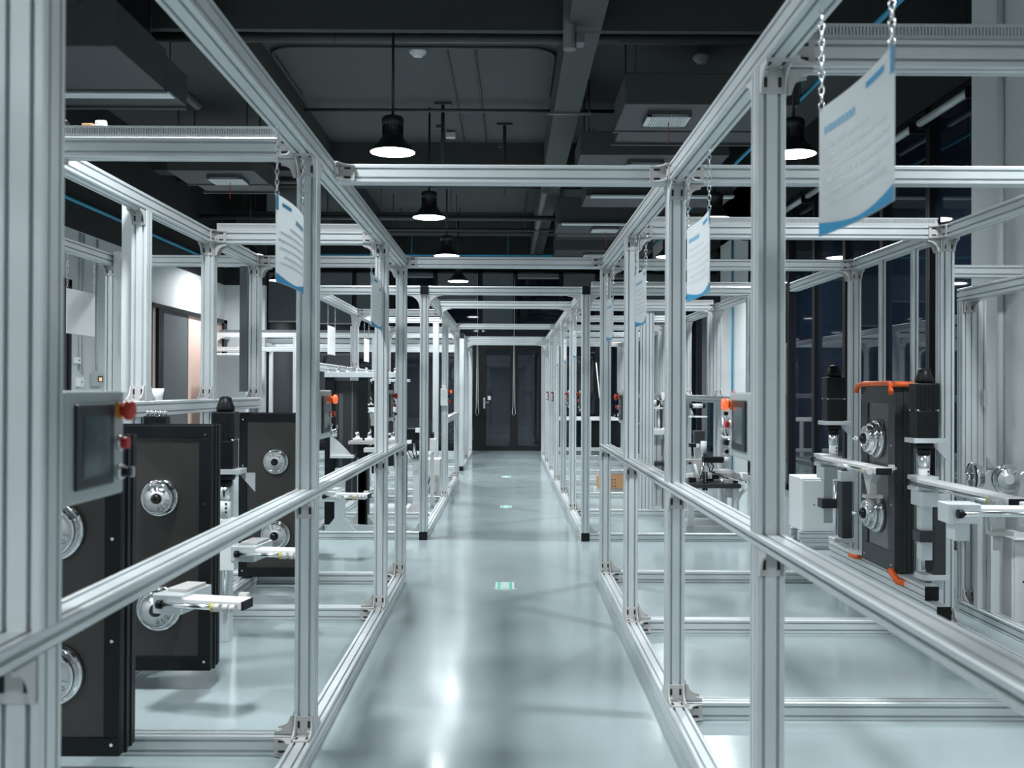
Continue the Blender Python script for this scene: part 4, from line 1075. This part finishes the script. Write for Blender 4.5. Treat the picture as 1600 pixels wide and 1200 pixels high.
pipe('ceiling_conduit', [(-2.42, 11.95, E + 3.30), (1.25, 11.95, E + 3.30)], .022, 'pipe', 'straight thin pipe across the middle of the first ceiling bay', 'conduit')
pipe('ceiling_conduit', [(-.62, 9.6, E + 3.385), (-.60, 13.8, E + 3.385)], .010, 'pipe', 'fine conduit running lengthwise beside the nearest lamp rod', 'conduit')
pipe('ceiling_conduit', [(-.34, 9.6, E + 3.385), (-.30, 13.8, E + 3.385)], .010, 'pipe', 'fine conduit running lengthwise past the smoke detectors', 'conduit')
for y, z, r, lb in ((14.8, 3.05, .05, 'thick dark pipe behind the second ceiling beam'), (15.4, 3.1, .04, 'dark pipe second behind the second ceiling beam'),
                    (15.9, 2.70, .042, 'dark hung pipe crossing above the second lamp'), (17.6, 2.78, .022, 'slim grey pipe crossing the second ceiling bay'), (18.9, 3.0, .02, 'thin pipe in front of the farthest ceiling beam')):
    pipe('ceiling_pipe', [(XW0 + .05, y, E + z), (1.2, y, E + z)], r, 'pipe', lb, hang=[(x, y, E + z) for x in (-2.0, -.9, .3)])
pipe('ceiling_pipe', [(.52, 14.3, E + 2.82), (.50, 21.8, E + 2.82)], .045, 'pipel', 'light grey pipe running lengthwise towards the back glazing', hang=[(.51, 16, E + 2.82), (.505, 19, E + 2.82)])
pipe('ceiling_pipe', [(-3.18, 5.0, E + 2.86), (-3.14, 10.2, E + 2.86)], .05, 'pipe', 'dark pipe running lengthwise at upper left', hang=[(-3.16, 6, E + 2.86), (-3.15, 9.4, E + 2.86)])
b = MB(); b.cyl((.50, 8.30, E + 2.8), (.50, 8.30, ZC), .055, 'pipel', 14); b.box((.56, 8.22, E + 3.02), (.66, 8.40, E + 3.12), 'pipel', .006); b.box((.55, 8.24, E + 2.84), (.62, 8.38, E + 2.92), 'pipel', .006)
single('ceiling_junction', b, 'grey pipe junction hanging at the first ceiling beam', 'pipe')
pipe('blue_pipe', [(2.75, 4.5, E + 2.75), (2.75, 21.0, E + 2.75)], .022, 'bluep', 'blue pipe running lengthwise high on the right', hang=[(2.75, y, E + 2.75) for y in (6, 9.5, 13, 16.5)])
pipe('blue_pipe', [(XW0 + .04, 5.0, E + 2.10), (XW0 + .04, 17.45, E + 2.10)], .022, 'bluep', 'blue pipe running along the top of the left wall')
pipe('blue_pipe', [(-4.1, 21.0, E + 2.79), (2.7, 21.0, E + 2.79)], .022, 'bluep', 'blue pipe crossing in front of the back glazing', hang=[(x, 21.0, E + 2.79) for x in (-2, 0, 2)])
pipe('blue_pipe', [(XW1 - .03, 17.1, 0), (XW1 - .03, 17.1, E + 2.6)], .018, 'bluep', 'vertical blue pipe on the white wall at the far right')
pipe('blue_pipe', [(3.22, YB - .05, 0), (3.22, YB - .05, E + 2.6)], .020, 'bluep', 'vertical blue pipe beside the white column at the back right')
pipe('wall_pipe', [(3.10, 6.35, .05), (3.10, 6.35, ZC - .02)], .022, 'wall', 'slim white pipe up the white column at the right edge')
# strips and hangers on the longitudinal beam
for y in (10.9,):
    b = MB().box((.42, y, E + 2.98), (.90, y + .05, E + 3.0), 'pipel', .002); single('beam_bracket', b, 'flat bracket bar under the lengthwise ceiling beam', 'bracket')
for (x, y, lb) in ((-.05, 12.9, 'dark drop rod with flat top plate near the first ceiling bay corner'), (-.78, 11.98, 'dark drop pipe below the slab between the fine conduits')):
    b = MB(); b.cyl((x, y, E + 2.45), (x, y, ZC - .01), .022, 'pipe', 10); b.box((x - .10, y - .05, ZC - .03), (x + .10, y + .05, ZC), 'pipe', .002); b.box((x - .08, y - .02, E + 3.1), (x - .02, y + .02, E + 3.14), 'pipe')
    single('drop_rod', b, lb, 'rod')
def detector(x, y, z, lb, box=False):
    b = MB(); mx = Matrix.Translation((x, y, z))
    if box: b.box((x - .06, y - .05, z - .09), (x + .06, y + .05, z - .02), 'detect', .006); b.box((x - .05, y - .04, z - .02), (x + .05, y + .04, z), 'pipe')
    else: b.lathe([(.085, 0), (.09, -.02), (.075, -.045), (.055, -.05), (.05, -.07), (.01, -.072)][::-1], 'detect', mx, 20)
    single('smoke_detector', b, lb, 'detector')
detector(-.88, 9.55, E + 3.36, 'white smoke detector partly behind the thick dark pipe'); detector(-.91, 10.1, E + 3.4, 'white smoke detector just below the thin conduit corner')
detector(-.76, 13.3, E + 3.4, 'small white box detector near the back of the first ceiling bay', True); detector(1.93, 10.1, E + 3.35, 'round white detector at upper right near the slanted rail')

# air conditioning boxes
def ac(label, x0, x1, y0, y1, zb, zt, gx, gw=.40, slot=None, step=True, group='ceiling air units'):
    t = thing('air_unit', label, 'air conditioner', ((x0 + x1) / 2, (y0 + y1) / 2, zb), 0, None)
    b = MB(); b.box((x0, y0, zb), (x1, y1, zt), 'acbox', .008)
    if step: b.box((x0 + .06, y1, zb + .02), (x1, y1 + .55, zt - .05), 'acbox', .008); b.box((x0 - .015, y1 - .03, zb - .012), (x1, y1 + .02, zb + .03), 'acbox', .003); b.box((x0 + .02, y1 + .52, zb - .005), (x1, y1 + .56, zb + .03), 'acbox', .003)
    partw('housing', b, t)
    if gx is not None:
        gy = y0 + .20
        b = MB(); b.box((gx, gy, zb - .035), (gx + gw, gy + .40, zb), 'acbox'); 
        for a, c in (((gx, gy), (gx + gw, gy + .035)), ((gx, gy + .365), (gx + gw, gy + .40)), ((gx, gy), (gx + .03, gy + .40)), ((gx + gw - .03, gy), (gx + gw, gy + .40))): b.box((a[0], a[1], zb - .05), (c[0], c[1], zb - .035), 'grille')
        for i in range(16): xx = gx + .03 + i * (gw - .06) / 16; b.box((xx, gy, zb - .05), (xx + .014, gy + .40, zb - .038), 'grille')
        for i in range(5): yy = gy + .03 + i * .075; b.box((gx, yy, zb - .048), (gx + gw, yy + .012, zb - .036), 'grille')
        partw('grille', b, t)
        r = MB().cyl((gx + gw * .55, gy + .2, zb - .25), (gx + gw * .55, gy + .2, zb - .05), .004, 'red', 6); partw('ribbon', r, t)
    if slot:
        partw('outlet_strip', MB().box((x0 + .06, y0 - .06, zb - .02), (x1, y0 + .06, zb + .005), 'grille', .003), t)
    for x in (x0 + .1, x1 - .1):
        for y in (y0 + .1, y1 - .1): partw('hanger_rod', MB().cyl((x, y, zt - .01), (x, y, ZC), .008, 'pipe', 6), t)
    return t
zb = E + 2.55
ac('dark ceiling air unit with square pale grille, nearest on the right', 1.04, 2.6, 9.0, 9.95, zb, zb + .28, 1.27)
ac('dark ceiling air unit second on the right, grille just above the tie beam', .78, 2.4, 10.95, 11.85, zb, zb + .26, 1.32)
ac('long dark ceiling air unit third on the right with pale outlet strip', 1.0, 2.9, 13.0, 13.8, E + 2.5, E + 2.85, None, slot=True, step=False)
ac('dark ceiling air unit fourth on the right with pale strip and grille', .75, 2.6, 15.3, 16.3, E + 2.52, E + 2.92, 1.3, slot=True)
ac('dark ceiling air unit farthest on the right, small grille above the blue pipe', .85, 2.6, 18.1, 18.9, E + 2.5, E + 2.8, 1.38, slot=False)
ac('wide dark ceiling air unit with pale strip at upper left', -4.6, -2.88, 7.4, 8.5, E + 2.5, E + 2.85, None, step=True)
o = [k for k in W if k.type == 'EMPTY' and k.get('label', '').startswith('wide dark ceiling')][0]
partw('outlet_strip', MB().box((-4.6, 8.52, E + 2.48), (-2.86, 8.66, E + 2.5), 'grille', .003), o)
ac('dark ceiling air unit with small pale grille left of the nearest lamp', -3.95, -2.95, 11.7, 12.5, E + 2.52, E + 2.85, -3.55, .40)
ac('far dark ceiling air unit on the left, pale strip seen over the beam', -4.3, -2.9, 16.0, 16.9, E + 2.5, E + 2.8, None, slot=True)

# ------------------------------------------------------------------ pendant lamps
def lamp(label):
    t = thing('pendant_lamp', label, 'lamp', group='black pendant lamps')
    b = MB().lathe([(.212, 0), (.214, .012), (.20, .025), (.15, .07), (.115, .115), (.098, .14), (.096, .15)], 'lampb', None, 32); part('shade', b, t)
    b = MB().lathe([(.096, .15), (.088, .16), (.084, .24), (.10, .25), (.104, .30), (.09, .325), (.03, .33)], 'lampb', None, 24)
    for i in range(16):
        a = 2 * PI * i / 16; mx = Matrix.Rotation(a, 4, 'Z'); b.box((.08, -.004, .155), (.098, .004, .245), 'lampb', 0, mx)
    part('driver_housing', b, t)
    part('rod', MB().cyl((0, 0, .325), (0, 0, (ZC - E - 2.075) / .95), .013, 'lampb', 10), t)
    b = MB(); n = 32
    li = bpy.data.lights.new('lamp_light', 'AREA'); li.shape = 'DISK'; li.size = .38; li.energy = 56; li.color = (.90, .965, 1.0); li.spread = math.radians(153)
    lo = bpy.data.objects.new('lamp_light', li); link(lo, t, Matrix.Translation((0, 0, -.016)))
    b.lathe([(.205, -.001), (.15, -.006), (.08, -.009), (.005, -.010)][::-1], 'lampw', None, n); part('light_disc', b, t, label='glowing white disc')
    return t
LY = [-1.7, 3.79, 8.85, 12.2, 15.7, 19.4]
order = {8.85: 'nearest visible', 12.2: 'second visible', 15.7: 'third visible, half hidden', 19.4: 'farthest'}
proto = None
for x, row in ((-1.0, 'left of the aisle'), (2.65, 'right row'), (-4.5, 'far left row')):
    for y in LY:
        if x < -4 and y == 12.2: continue
        xx = {-1.0: -1.14 if y < 8 else -1.014 if y < 10 else -.955, 2.65: 2.5, -4.5: -4.38 if y > 17 else -4.0}[x]
        lb = 'black pendant lamp with glowing disc, ' + (order.get(y) or ('overhead before the nearest tie beam' if y > 0 else 'behind the camera')) + ', ' + row
        mx = TR(xx, y, E + 2.075) @ Matrix.Scale(.95, 4)
        if proto is None: proto = lamp(lb); relocate(proto, mx)
        else: dup(proto, mx, lb)

# small items on top of the left crossbeam
t = thing('tape_roll', 'small pale yellow and white roll lying on the left crossbeam duct', 'tape', (-1.53, 3.73, T + .042))
part('roll', MB().cyl((.01, 0, .012), (.045, 0, .012), .013, 'white', 14), t); part('tag', MB().box((-.04, -.012, .003), (.0, .012, .012), 'card', .003), t)
single('black_cable', MB().tube([(-1.72, 3.74, T + .05), (-1.68, 3.74, T + .062), (-1.64, 3.73, T + .062), (-1.62, 3.71, T + .05)], .011, 'black', 8), 'short black cable end lying on the left crossbeam duct', 'cable')
single('white_cup', MB().lathe([(.03, 0), (.04, .06), (.037, .06), (.028, .005)], 'white', TR(-1.753, 5.05, E - .06), 18), 'small white cup on the wall side rail at left', 'cup')

# ------------------------------------------------------------------ camera, world, view
cam = bpy.data.cameras.new('camera'); co = bpy.data.objects.new('camera', cam); COL.objects.link(co)
cam.sensor_width = 36; cam.lens = F / 1600 * 36; cam.clip_start = .05
co.matrix_world = Matrix.Translation((0, 0, E)) @ Matrix.Rotation(-7 / F, 4, 'Z') @ Matrix.Rotation(PI / 2 + 9 / F, 4, 'X') @ Matrix.Rotation(.004, 4, 'Z')
cam.dof.use_dof = True; cam.dof.focus_distance = 9.5; cam.dof.aperture_fstop = 5.6
SC.camera = co
w = bpy.data.worlds.new('night'); SC.world = w; w.use_nodes = True
w.node_tree.nodes['Background'].inputs[0].default_value = (.55, .75, .85, 1); w.node_tree.nodes['Background'].inputs[1].default_value = .02
vs = SC.view_settings; vs.view_transform = 'Standard'; vs.look = 'None'; vs.gamma = 1; vs.use_curve_mapping = False; vs.exposure = 0.55
